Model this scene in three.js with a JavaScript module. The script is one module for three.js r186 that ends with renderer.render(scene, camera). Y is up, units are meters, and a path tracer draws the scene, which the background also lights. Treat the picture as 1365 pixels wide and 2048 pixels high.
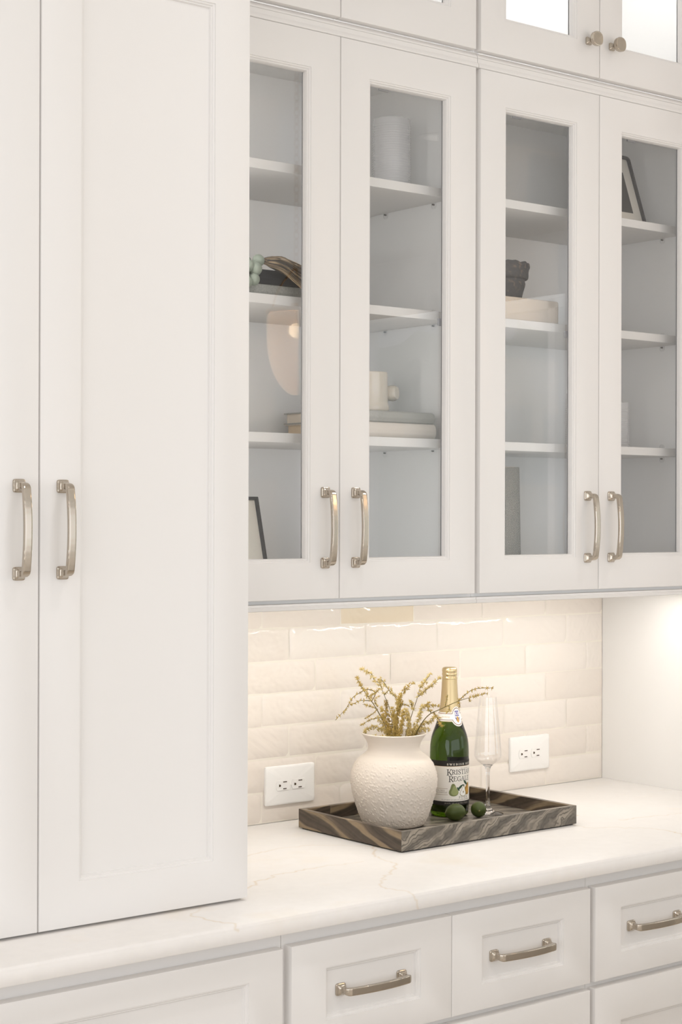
import * as THREE from 'three';
import { RoundedBoxGeometry } from 'three/addons/geometries/RoundedBoxGeometry.js';
import { mergeGeometries, toCreasedNormals } from 'three/addons/utils/BufferGeometryUtils.js';
import { RectAreaLightUniformsLib } from 'three/addons/lights/RectAreaLightUniformsLib.js';
import { ImprovedNoise } from 'three/addons/math/ImprovedNoise.js';

// ------------------------------------------------------------------ camera, sky, lights, exposure
const scene = new THREE.Scene();
const camera = new THREE.PerspectiveCamera(2 * Math.atan(1024 / 3378.5) * 180 / Math.PI, 1365 / 2048, 0.1, 60);
{
  const yaw = 0.6685, pitch = 0.0015, roll = 0.0028;
  const F = new THREE.Vector3(Math.sin(yaw) * Math.cos(pitch), Math.sin(pitch), -Math.cos(yaw) * Math.cos(pitch));
  const R0 = new THREE.Vector3().crossVectors(F, new THREE.Vector3(0, 1, 0)).normalize();
  const U0 = new THREE.Vector3().crossVectors(R0, F);
  const R = R0.clone().multiplyScalar(Math.cos(roll)).addScaledVector(U0, Math.sin(roll));
  const U = U0.clone().multiplyScalar(Math.cos(roll)).addScaledVector(R0, -Math.sin(roll));
  camera.position.set(0, 1.5345, 2.7475);
  camera.quaternion.setFromRotationMatrix(new THREE.Matrix4().makeBasis(R, U, F.clone().negate()));
}
scene.add(camera);
scene.background = new THREE.Color(0.86, 0.93, 1.0);
scene.backgroundIntensity = 1.6;
RectAreaLightUniformsLib.init();
const EXPOSURE = 0.243;
const CAN = { color: new THREE.Color(1, 0.985, 0.97), intensity: 7.0 };            // candela per recessed light
const DAY_FRONT = { color: new THREE.Color(0.965, 0.98, 1.02), intensity: 6.0 };    // area light as daylight in the unseen wide window
const DAY_SIDE = { color: new THREE.Color(0.95, 0.99, 1.0), intensity: 5.0 };     // area light in the unseen right window, also veils the panes
const DAY_LEFT = { color: new THREE.Color(0.97, 0.98, 1.01), intensity: 8.5 };    // area light in the unseen left window, brightens the side panels
const STRIP = { color: new THREE.Color(1, 0.97, 0.91), intensity: 258 };           // LED bars under the glass cabinets
const TOPLED = { color: new THREE.Color(1, 0.985, 0.97), intensity: 520 };         // LED bars inside the upper row
const SHELF_FILL = { color: new THREE.Color(1, 0.97, 0.94), intensity: 34 };          // added fill strips that brighten the shelves, behind the glass doors' stiles
const PENDANT = { color: new THREE.Color(1, 0.84, 0.66), intensity: 7 };
function areaLight(spec, w, h, pos, target) {
  const l = new THREE.RectAreaLight(spec.color, spec.intensity, w, h);
  l.position.set(...pos); scene.add(l); l.lookAt(...target); return l;
}
areaLight(DAY_FRONT, 6.2, 2.45, [1.6, 1.475, 6.42], [1.6, 1.475, 0]);
areaLight(DAY_SIDE, 3.2, 2.3, [6.42, 1.55, 4.3], [0, 1.55, 4.3]);
areaLight(DAY_LEFT, 3.4, 2.1, [-2.12, 1.5, 3.2], [0, 1.5, 3.2]);

// ------------------------------------------------------------------ small helpers
let seed = 12345;
const rnd = () => { seed = (seed * 1664525 + 1013904223) >>> 0; return seed / 4294967296; };
const rr = (a, b) => a + (b - a) * rnd();
const perlin = new ImprovedNoise();
const noise = (x, y, z = 0) => perlin.noise(x, y, z);
const fbm = (x, y, z = 0, o = 4) => { let s = 0, a = 1, f = 1, t = 0; for (let i = 0; i < o; i++) { s += a * noise(x * f + i * 7.3, y * f + 3.1 * i, z * f); t += a; a *= 0.5; f *= 2.03; } return s / t; };
const V = (x, y, z) => new THREE.Vector3(x, y, z);
const smooth = (a, b, x) => { const t = Math.min(1, Math.max(0, (x - a) / (b - a))); return t * t * (3 - 2 * t); };
const mixc = (a, b, t) => [a[0] + (b[0] - a[0]) * t, a[1] + (b[1] - a[1]) * t, a[2] + (b[2] - a[2]) * t];

const used = new Map();
function numbered(name) { const n = used.get(name) || 0; used.set(name, n + 1); return n ? `${name}_${String(n).padStart(3, '0')}` : name; }
function finish(m) { m.castShadow = true; m.receiveShadow = true; return m; }
function part(name, geo, mat, parent, label) {
  const m = finish(new THREE.Mesh(geo, mat)); m.name = name; parent.add(m);
  if (label) m.userData.label = label; return m;
}
function tag(o, label, category, group) { o.userData.label = label; o.userData.category = category; if (group) o.userData.group = group; return o; }
function thing(name, label, category, pos = [0, 0, 0], turn = 0, group) {
  const o = new THREE.Group(); o.name = numbered(name); o.position.set(...pos); o.rotation.y = turn; scene.add(o);
  return tag(o, label, category, group);
}
function structure(name, geo, mat) {
  const m = geo ? finish(new THREE.Mesh(geo, mat)) : new THREE.Group();
  m.name = name; m.userData.kind = 'structure'; scene.add(m); return m;
}
function dup(src, pos, turn, label) {
  const c = src.clone(); c.name = numbered(src.name.replace(/_\d{3}$/, '')); c.userData = { ...src.userData };
  scene.add(c); if (pos) c.position.set(...pos); if (turn !== undefined) c.rotation.y = turn; if (label) c.userData.label = label; return c;
}
const merge = (list) => mergeGeometries(list.map((g) => { const q = g.index ? g.toNonIndexed() : g; for (const k of Object.keys(q.attributes)) if (!['position', 'normal', 'uv'].includes(k)) q.deleteAttribute(k); if (!q.attributes.uv) q.setAttribute('uv', new THREE.BufferAttribute(new Float32Array(q.attributes.position.count * 2), 2)); return q; }));
// axis aligned box from corner to corner, edges eased by r
function bx(x0, x1, y0, y1, z0, z1, r = 0) {
  const w = x1 - x0, h = y1 - y0, d = z1 - z0;
  const g = r > 0 ? new RoundedBoxGeometry(w, h, d, 2, Math.min(r, w / 2.01, h / 2.01, d / 2.01)) : new THREE.BoxGeometry(w, h, d);
  return g.translate((x0 + x1) / 2, (y0 + y1) / 2, (z0 + z1) / 2);
}
// uv in metres from the dominant direction of each normal
function metreUV(g, sx = 1, sy = 1, shift = 0) {
  const p = g.attributes.position, n = g.attributes.normal, uv = new Float32Array(p.count * 2);
  for (let i = 0; i < p.count; i++) {
    const ax = Math.abs(n.getX(i)), ay = Math.abs(n.getY(i)), az = Math.abs(n.getZ(i));
    let u, v;
    if (az >= ax && az >= ay) { u = p.getX(i); v = p.getY(i); } else if (ax >= ay) { u = p.getZ(i) + 0.37; v = p.getY(i); } else { u = p.getX(i); v = p.getZ(i) + 0.21; }
    uv[2 * i] = u * sx + shift; uv[2 * i + 1] = v * sy;
  }
  g.setAttribute('uv', new THREE.BufferAttribute(uv, 2)); return g;
}
function geoFrom(pos, idx, uv) {
  const g = new THREE.BufferGeometry();
  g.setAttribute('position', new THREE.Float32BufferAttribute(pos, 3));
  if (uv) g.setAttribute('uv', new THREE.Float32BufferAttribute(uv, 2));
  if (idx) g.setIndex(idx);
  g.computeVertexNormals(); return g;
}
// rectangular rings [x0,x1,y0,y1,z] joined by mitred strips: the moulded front of a door or drawer
function ringGeo(rings, capFirst, capLast, closed) {
  const pos = [];
  const c = (r) => [[r[0], r[2], r[4]], [r[1], r[2], r[4]], [r[1], r[3], r[4]], [r[0], r[3], r[4]]];
  const tri = (a, b, d) => pos.push(...a, ...b, ...d);
  const quad = (a, b, d, e) => { tri(a, b, d); tri(a, d, e); };
  const n = rings.length;
  for (let i = 0; i < (closed ? n : n - 1); i++) {
    const A = c(rings[i]), B = c(rings[(i + 1) % n]);
    for (let k = 0; k < 4; k++) { const l = (k + 1) % 4; quad(A[k], A[l], B[l], B[k]); }
  }
  if (capFirst) { const A = c(rings[0]); quad(A[3], A[2], A[1], A[0]); }
  if (capLast) { const A = c(rings[n - 1]); quad(A[0], A[1], A[2], A[3]); }
  return toCreasedNormals(geoFrom(pos), 0.5);
}
const PROFILE = [[0, 0], [0.0004, 0.0016], [0.0024, 0.0022], [0.0036, 0.0034], [0.0042, 0.0048], [0.0060, 0.0052], [0.0068, 0.0062], [0.0074, 0.0088]];
// a five-piece shaker front, lower left corner at 0,0, front face at z = t
function panelFront(w, h, stile, rail, t = 0.019) {
  const e = 0.0016, rings = [[0, w, 0, h, 0], [0, w, 0, h, t - e], [e * 0.3, w - e * 0.3, e * 0.3, h - e * 0.3, t - e * 0.3], [e, w - e, e, h - e, t]];
  for (const [s, d] of PROFILE) rings.push([stile + s, w - stile - s, rail + s, h - rail - s, t - d]);
  return ringGeo(rings, true, true);
}
function glassFront(w, h, stile, rail, t = 0.019) {
  const e = 0.0016, rings = [[0, w, 0, h, 0], [0, w, 0, h, t - e], [e * 0.3, w - e * 0.3, e * 0.3, h - e * 0.3, t - e * 0.3], [e, w - e, e, h - e, t]];
  for (const [s, d] of PROFILE) rings.push([stile + s, w - stile - s, rail + s, h - rail - s, t - d]);
  const L = rings[rings.length - 1]; rings.push([L[0], L[1], L[2], L[3], 0]);
  return ringGeo(rings, false, false, true);
}
// prism of a (z, y) outline along x
function prismX(pts, x0, x1, crease = 0.6) {
  const sh = new THREE.Shape(pts.map(([z, y]) => new THREE.Vector2(-z, y)));
  const g = new THREE.ExtrudeGeometry(sh, { depth: x1 - x0, bevelEnabled: false, steps: 1 });
  g.rotateY(Math.PI / 2); g.translate(x0, 0, 0); return toCreasedNormals(g, crease);
}
// rounded-square section lofted along z: rows [z, half width, half height, corner power]
function superLoft(rows, seg = 32, cap = true) {
  const pos = [], idx = [];
  for (const [z, a, b, n] of rows) for (let i = 0; i < seg; i++) {
    const t = 2 * Math.PI * i / seg, c = Math.cos(t), s = Math.sin(t), q = 2 / n;
    pos.push(a * Math.sign(c) * Math.abs(c) ** q, b * Math.sign(s) * Math.abs(s) ** q, z);
  }
  for (let r = 0; r < rows.length - 1; r++) for (let i = 0; i < seg; i++) { const j = (i + 1) % seg, a = r * seg; idx.push(a + i, a + j, a + seg + j, a + i, a + seg + j, a + seg + i); }
  if (cap) for (const [r, f] of [[0, true], [rows.length - 1, false]]) {
    const c = pos.length / 3; pos.push(0, 0, rows[r][0]);
    for (let i = 0; i < seg; i++) { const j = (i + 1) % seg; f ? idx.push(c, r * seg + j, r * seg + i) : idx.push(c, r * seg + i, r * seg + j); }
  }
  return toCreasedNormals(geoFrom(pos, idx), 0.7);
}
// sweep of a rounded bar in the (y, z) plane; section half sizes across x and in plane
function barSweep(path, half, seg = 16) {
  const pos = [], idx = [], n = path.length;
  for (let i = 0; i < n; i++) {
    const a = path[Math.max(0, i - 1)], b = path[Math.min(n - 1, i + 1)];
    let ty = b[0] - a[0], tz = b[1] - a[1]; const L = Math.hypot(ty, tz); ty /= L; tz /= L;
    const ny = -tz, nz = ty, [hx, hn] = half(i / (n - 1));
    for (let k = 0; k < seg; k++) {
      const t = 2 * Math.PI * k / seg, c = Math.cos(t), s = Math.sin(t), q = 2 / 4.2;
      const u = hx * Math.sign(c) * Math.abs(c) ** q, v = hn * Math.sign(s) * Math.abs(s) ** q;
      pos.push(u, path[i][0] + ny * v, path[i][1] + nz * v);
    }
  }
  for (let r = 0; r < n - 1; r++) for (let i = 0; i < seg; i++) { const j = (i + 1) % seg, a = r * seg; idx.push(a + i, a + seg + j, a + j, a + i, a + seg + i, a + seg + j); }
  const g = geoFrom(pos, idx);
  const g2 = toCreasedNormals(g, 0.7); return g2;
}
function tube(pts, r0, r1, seg = 40, rad = 8) {
  const c = new THREE.CatmullRomCurve3(pts), g = new THREE.TubeGeometry(c, seg, 1, rad, false), p = g.attributes.position;
  for (let i = 0; i <= seg; i++) { const P = c.getPointAt(i / seg), r = r0 + (r1 - r0) * i / seg; for (let k = 0; k <= rad; k++) { const j = i * (rad + 1) + k; p.setXYZ(j, P.x + (p.getX(j) - P.x) * r, P.y + (p.getY(j) - P.y) * r, P.z + (p.getZ(j) - P.z) * r); } }
  g.computeVertexNormals(); return g;
}
const lathe = (pts, seg = 64) => new THREE.LatheGeometry(pts.map(([r, y]) => new THREE.Vector2(r, y)), seg);
function smoothPts(pts, n) { const c = new THREE.CatmullRomCurve3(pts.map(([r, y]) => V(r, y, 0)), false, 'centripetal'); return c.getPoints(n).map((p) => [Math.max(0, p.x), p.y]); }

// ------------------------------------------------------------------ textures
function dataTex(w, h, fn, srgb = true) {
  const d = new Uint8Array(w * h * 4);
  for (let y = 0; y < h; y++) for (let x = 0; x < w; x++) { const c = fn(x / w, y / h, x, y), o = 4 * (y * w + x); d[o] = Math.max(0, Math.min(255, c[0])); d[o + 1] = Math.max(0, Math.min(255, c[1])); d[o + 2] = Math.max(0, Math.min(255, c[2])); d[o + 3] = 255; }
  const t = new THREE.DataTexture(d, w, h); t.magFilter = THREE.LinearFilter; t.minFilter = THREE.LinearFilter; t.wrapS = t.wrapT = THREE.RepeatWrapping;
  if (srgb) t.colorSpace = THREE.SRGBColorSpace; t.needsUpdate = true; return t;
}
// pale quartz, 2.4 m x 0.8 m: faint clouding and a few thin ochre veins
const veins = [];
{
  const paths = [[[0.20, 0.70], [0.42, 0.52], [0.47, 0.40], [0.55, 0.22], [0.62, 0.05]], [[0.86, 0.66], [0.84, 0.56], [0.99, 0.44], [1.04, 0.30], [1.30, 0.22], [1.44, 0.34], [1.62, 0.30]], [[1.22, 0.68], [1.20, 0.58], [1.33, 0.46], [1.35, 0.38], [1.52, 0.20]], [[1.90, 0.70], [1.96, 0.52], [1.86, 0.40], [1.98, 0.24], [1.88, 0.04]], [[1.98, 0.40], [2.18, 0.42], [2.34, 0.30]], [[0.93, 0.50], [1.12, 0.40], [1.30, 0.40]]];
  for (const p of paths) { const c = new THREE.CatmullRomCurve3(p.map(([x, y]) => V(x, y, 0))), n = 160, q = []; for (let i = 0; i <= n; i++) { const t = c.getPoint(i / n); q.push([t.x + 0.010 * fbm(t.x * 26, t.y * 26, 3) * 2 + 0.006 * noise(t.x * 90, t.y * 90), t.y + 0.010 * fbm(t.x * 26, t.y * 26, 9) * 2 + 0.006 * noise(t.y * 90, t.x * 90, 5)]); } veins.push(q); }
}
const quartzW = 1440, quartzH = 480;
const veinMap = new Float32Array(quartzW * quartzH);
for (const q of veins) for (let i = 0; i < q.length - 1; i++) {
  const [ax, ay] = q[i], [bx_, by] = q[i + 1], st = 8;
  const wgt = 0.25 + 0.75 * Math.max(0, 0.5 + 1.2 * noise(ax * 9, ay * 9, 2));
  for (let k = 0; k < st; k++) {
    const x = (ax + (bx_ - ax) * k / st) / 2.4 * quartzW, y = (ay + (by - ay) * k / st) / 0.8 * quartzH;
    for (let dy = -3; dy <= 3; dy++) for (let dx = -3; dx <= 3; dx++) { const X = Math.round(x + dx), Y = Math.round(y + dy); if (X < 0 || Y < 0 || X >= quartzW || Y >= quartzH) continue; const d2 = (X - x) ** 2 + (Y - y) ** 2, o = Y * quartzW + X; veinMap[o] = Math.max(veinMap[o], wgt * Math.exp(-d2 / 1.3)); }
  }
}
const quartzTex = dataTex(quartzW, quartzH, (u, v, x, y) => {
  const X = u * 2.4, Y = v * 0.8, f = fbm(X * 5, Y * 5, 1, 5), g = fbm(X * 45, Y * 45, 4, 3);
  let c = [243 + 6 * f + 3 * g, 239 + 6 * f + 3 * g, 235 + 7 * f + 3 * g];
  c = mixc(c, [236, 224, 205], Math.max(0, f - 0.12) * 1.2);
  return mixc(c, [203, 172, 128], 0.34 * veinMap[y * quartzW + x]);
});
// dark banded marble, 0.5 m x 0.25 m
const marbleTex = dataTex(1000, 500, (u, v) => {
  const X = u * 0.5, Y = v * 0.25, wx = fbm(X * 17, Y * 17, 2, 4) * 0.036, wy = fbm(X * 17, Y * 17, 8, 4) * 0.026;
  const s = (Y + wy) * 0.85 - (X + wx) * 0.46, b = 0.5 + 0.5 * Math.sin(s * 190 + 3 * fbm(X * 12, Y * 20, 6, 3)), l = 0.5 + 0.5 * Math.sin(s * 900 + 6 * fbm(X * 16, Y * 16, 1, 3)), f = fbm(X * 80, Y * 80, 3, 3), g = fbm(X * 22, Y * 22, 13, 3);
  let c = mixc([100, 94, 86], [152, 143, 130], smooth(0.1, 0.95, b * 0.7 + 0.15 + g * 0.8));
  c = mixc(c, [64, 59, 54], 0.6 * smooth(0.72, 0.96, l) * smooth(-0.3, 0.5, g + 0.2));
  c = mixc(c, [168, 158, 143], 0.3 * smooth(0.86, 1.0, 1 - l) * smooth(0.3, 0.9, b));
  return [c[0] + 16 * f, c[1] + 16 * f, c[2] + 16 * f];
});
const marbleSideTex = dataTex(640, 320, (u, v) => {
  const X = u * 0.32, Y = v * 0.16, s = Y * 1.15 + X * 0.36 + 0.026 * fbm(X * 6, Y * 12, 4, 3), b = 0.5 + 0.5 * Math.sin(s * 130 + 1.6 * fbm(X * 8, Y * 8, 2, 3)), st = fbm(s * 120, X * 5, 5, 3), f = fbm(X * 80, Y * 80, 7, 2);
  let c = mixc([62, 54, 47], [96, 84, 72], 0.5 + st); c = mixc(c, [158, 138, 110], 0.8 * smooth(0.55, 1.0, b + 0.3 * st));
  return [c[0] + 9 * f, c[1] + 9 * f, c[2] + 9 * f];
});
const glazeBump = dataTex(512, 512, (u, v) => { const k = (a, b, z) => { const A = 2 * Math.PI * u, B = 2 * Math.PI * v; return fbm(a * Math.cos(A) + 9, a * Math.sin(A) + b * Math.cos(B), b * Math.sin(B) + z, 2); }; const h = 128 + 100 * k(1.5, 1.9, 0) + 7 * k(5, 6, 7); return [h, h, h]; }, false);
const linen = (base, dark, amp) => dataTex(256, 256, (u, v, x, y) => { const h = noise(x * 0.9, y * 0.08, 1) * 0.6 + noise(x * 0.08, y * 0.9, 5) * 0.6 + (rnd() - 0.5) * 0.5; return mixc(base, dark, Math.max(0, Math.min(1, 0.35 + amp * h))); });
const linenGrey = linen([192, 191, 185], [138, 139, 133], 0.9), linenSage = linen([184, 181, 173], [128, 128, 122], 0.9), linenCream = linen([232, 224, 214], [200, 188, 174], 0.7), linenTan = linen([224, 212, 197], [190, 172, 152], 0.7), linenDark = linen([52, 52, 56], [32, 32, 36], 0.8);
const wovenTex = dataTex(128, 128, (u, v, x, y) => { const a = Math.floor(x / 8), b = Math.floor(y / 4), c = (a + b) % 2, e = (y % 4 === 0 || x % 8 === 0) ? 0.55 : 1, k = (c ? 206 : 152) * e * (0.9 + 0.2 * noise(a * 1.7, b * 1.3)); return [k, k * 0.96, k * 0.90]; });
const wovenBump = dataTex(128, 128, (u, v, x, y) => { const c = (Math.floor(x / 8) + Math.floor(y / 4)) % 2, k = (y % 4 === 0 || x % 8 === 0) ? 20 : (c ? 230 : 140); return [k, k, k]; }, false);
const woodTex = dataTex(512, 512, (u, v) => { const f = fbm(u * 60, v * 3, 2, 4), k = Math.floor(u * 6) * 9.1; const b = 0.5 + 0.5 * noise(k, 3.3); return [206 + 14 * f + 12 * b, 197 + 13 * f + 10 * b, 185 + 12 * f + 8 * b]; });

// ------------------------------------------------------------------ materials
const std = (o) => new THREE.MeshStandardMaterial(o), phys = (o) => new THREE.MeshPhysicalMaterial(o);
const M = {
  cabinet: std({ color: '#eeebe8', roughness: 0.38 }),
  interior: std({ color: '#fafaf9', roughness: 0.45 }),
  shelf: std({ color: '#e7e5e2', roughness: 0.45 }),
  wall: std({ color: '#ecebe8', roughness: 0.85 }),
  panel: std({ color: '#f8f5f1', roughness: 0.55 }),
  ceiling: std({ color: '#f1f0ee', roughness: 0.95 }),
  grout: std({ color: '#efe7da', roughness: 0.9 }),
  quartz: phys({ map: quartzTex, roughness: 0.3, specularIntensity: 0.5 }),
  nickel: std({ color: '#bcb2a5', metalness: 1, roughness: 0.2 }),
  glass: phys({ color: '#ffffff', transmission: 1, thickness: 0, roughness: 0.0, ior: 1.5 }),
  thinGlass: phys({ color: '#ffffff', transmission: 1, thickness: 0, roughness: 0.0, ior: 1.5 }),
  clearGlass: phys({ color: '#ffffff', transmission: 1, thickness: 0.02, roughness: 0.0, ior: 1.5 }),
  hobnail: phys({ color: '#ffffff', transmission: 0.74, thickness: 0, roughness: 0.2, ior: 1.5 }),
  clip: phys({ color: '#ffffff', transmission: 0.9, thickness: 0, roughness: 0.12, ior: 1.45 }),
  steel: std({ color: '#8a8783', metalness: 1, roughness: 0.35 }),
  darkSteel: std({ color: '#5b554e', metalness: 1, roughness: 0.4 }),
  grip: std({ color: '#8f8f92', roughness: 0.6 }),
  plastic: std({ color: '#fbf8f3', roughness: 0.32 }),
  slot: std({ color: '#4a3a2a', roughness: 0.8 }),
  darkGap: std({ color: '#1b1b1d', roughness: 0.9 }),
  marble: phys({ map: marbleTex, roughness: 0.32, specularIntensity: 0.6 }),
  marbleSide: phys({ map: marbleSideTex, roughness: 0.32, specularIntensity: 0.6 }),
  rubberAndShade: std({ color: '#141417', roughness: 0.85 }),  // tray base, and dark colour for the shade under the pantry
  vase: std({ color: '#e7dccf', roughness: 0.85 }),
  stemDry: std({ color: '#74683f', roughness: 0.85 }),
  floret: std({ color: '#c0a45c', roughness: 0.85 }),
  floretPale: std({ color: '#d2ba78', roughness: 0.85 }),
  bottle: phys({ color: '#ffffff', transmission: 1, thickness: 0.05, roughness: 0.02, ior: 1.5, attenuationColor: new THREE.Color('#7f961c'), attenuationDistance: 0.032 }),
  gold: std({ color: '#dcc79c', metalness: 0.85, roughness: 0.34 }),
  goldCap: std({ color: '#e2cea2', metalness: 0.9, roughness: 0.25 }),
  lime: phys({ color: '#434e20', roughness: 0.42, specularIntensity: 0.7 }),
  limeStem: std({ color: '#7b7440', roughness: 0.8 }),
  ceramic: phys({ color: '#ded2c0', roughness: 0.18, clearcoat: 0.6, clearcoatRoughness: 0.08 }),
  pot: std({ color: '#57514b', roughness: 0.9 }),
  linenGrey: std({ map: linenGrey, roughness: 0.95 }), linenSage: std({ map: linenSage, roughness: 0.95 }), linenCream: std({ map: linenCream, roughness: 0.95 }), linenTan: std({ map: linenTan, roughness: 0.95 }), linenDark: std({ map: linenDark, roughness: 0.95 }),
  woven: std({ map: wovenTex, bumpMap: wovenBump, bumpScale: 0.0006, roughness: 0.95 }),
  pages: std({ color: '#e3d7c6', roughness: 0.9 }), pagesTan: std({ color: '#d8c3a5', roughness: 0.9 }),
  bead: std({ color: '#98a294', roughness: 0.6 }),
  twine: std({ color: '#7d6c58', roughness: 0.95 }), twineDark: std({ color: '#4a4038', roughness: 0.95 }), twinePale: std({ color: '#c2aa8a', roughness: 0.95 }),
  frameBlack: std({ color: '#25262a', roughness: 0.45 }), mat: std({ color: '#e6e0d4', roughness: 0.9 }), print: std({ color: '#3a3833', roughness: 0.7 }),
  floor: std({ map: woodTex, roughness: 0.5 }),
  hedge: std({ color: '#6f8f4a', roughness: 0.9 }), lawn: std({ color: '#8aa05c', roughness: 0.95 }),
  brass: std({ color: '#b08a55', metalness: 1, roughness: 0.3 }),
  glow: std({ color: '#ffffff', emissive: new THREE.Color(1, 0.9, 0.76), emissiveIntensity: 2.2 }),
  glowBulb: std({ color: '#ffffff', emissive: new THREE.Color(1, 0.88, 0.7), emissiveIntensity: 70 }),
  glowTop: std({ color: '#ffffff', emissive: new THREE.Color(1, 0.96, 0.9), emissiveIntensity: 2.5 }),
};
const tileMats = ['#eee4d9', '#ebe1d6', '#f0e7dd', '#e9dccb'].map((c) => phys({ color: c, roughness: 0.055, specularIntensity: 1, bumpMap: glazeBump, bumpScale: 0.0022 }));
tileMats[3].color.set('#ebdcc4');

// ------------------------------------------------------------------ room shell
const X0 = -2.2, X1 = 6.5, Z1 = 6.5, H = 3.05, RX = 2.9586;
structure('floor', metreUV(bx(X0 - 0.12, X1 + 0.12, -0.12, 0, -0.12, Z1 + 0.12), 0.8, 0.8), M.floor);
structure('ceiling', bx(X0 - 0.12, X1 + 0.12, H, H + 0.12, -0.12, Z1 + 0.12), M.ceiling);
const wallBack = structure('wall_back', bx(X0, X1, 0, H, -0.12, -0.0025), M.wall);
structure('wall_right', bx(RX, RX + 0.115, 0, H, -0.002, 0.72, 0.002), M.panel);
{ // far walls out of view, with real openings
  const ax = -1.5, bx2 = 4.7, ay = 0.25, by = 2.70;
  structure('wall_front', merge([bx(X0, ax, 0, H, Z1, Z1 + 0.12), bx(bx2, X1, 0, H, Z1, Z1 + 0.12), bx(ax, bx2, 0, ay, Z1, Z1 + 0.12), bx(ax, bx2, by, H, Z1, Z1 + 0.12)]), M.wall);
  const w = structure('unseen_window_1');  // out of view, placed to light the cabinet fronts
  part('window_frame', merge([bx(ax, bx2, ay, ay + 0.05, Z1 + 0.02, Z1 + 0.09), bx(ax, bx2, by - 0.05, by, Z1 + 0.02, Z1 + 0.09), ...[0, 1, 2, 3].map((k) => bx(ax + k * (bx2 - ax - 0.05) / 3, ax + 0.05 + k * (bx2 - ax - 0.05) / 3, ay, by, Z1 + 0.02, Z1 + 0.09))]), M.cabinet, w);
  for (let k = 0; k < 3; k++) part('pane', bx(ax + 0.05 + k * (bx2 - ax - 0.05) / 3, ax + (k + 1) * (bx2 - ax - 0.05) / 3, ay + 0.05, by - 0.05, Z1 + 0.05, Z1 + 0.056), M.glass, w);
  const az = 2.7, bz = 5.9, cy = 0.4, dy = 2.7;
  structure('wall_right_far', merge([bx(X1, X1 + 0.12, 0, H, -0.12, az), bx(X1, X1 + 0.12, 0, H, bz, Z1 + 0.12), bx(X1, X1 + 0.12, 0, cy, az, bz), bx(X1, X1 + 0.12, dy, H, az, bz)]), M.wall);
  const lz = 1.5, mz = 4.9, ly = 0.45, my = 2.55;
  structure('wall_left', merge([bx(X0 - 0.12, X0, 0, H, -0.12, lz), bx(X0 - 0.12, X0, 0, H, mz, Z1), bx(X0 - 0.12, X0, 0, ly, lz, mz), bx(X0 - 0.12, X0, my, H, lz, mz)]), M.wall);
  const w3 = structure('unseen_window_3');  // out of view, placed to brighten side panels and return wall
  part('window_frame', merge([bx(X0 - 0.09, X0 - 0.02, ly, ly + 0.05, lz, mz), bx(X0 - 0.09, X0 - 0.02, my - 0.05, my, lz, mz), ...[0, 1, 2].map((k) => bx(X0 - 0.09, X0 - 0.02, ly, my, lz + k * (mz - lz - 0.05) / 2, lz + 0.05 + k * (mz - lz - 0.05) / 2))]), M.cabinet, w3);
  for (let k = 0; k < 2; k++) part('pane', bx(X0 - 0.056, X0 - 0.05, ly + 0.05, my - 0.05, lz + 0.05 + k * (mz - lz - 0.05) / 2, lz + (k + 1) * (mz - lz - 0.05) / 2), M.glass, w3);
  const w2 = structure('unseen_window_2');  // out of view, sized to reflect a pale veil in the panes
  part('window_frame', merge([bx(X1 + 0.02, X1 + 0.09, cy, cy + 0.05, az, bz), bx(X1 + 0.02, X1 + 0.09, dy - 0.05, dy, az, bz), ...[0, 1, 2].map((k) => bx(X1 + 0.02, X1 + 0.09, cy, dy, az + k * (bz - az - 0.05) / 2, az + 0.05 + k * (bz - az - 0.05) / 2))]), M.cabinet, w2);
  for (let k = 0; k < 2; k++) part('pane', bx(X1 + 0.05, X1 + 0.056, cy + 0.05, dy - 0.05, az + 0.05 + k * (bz - az - 0.05) / 2, az + (k + 1) * (bz - az - 0.05) / 2), M.glass, w2);
}

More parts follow.
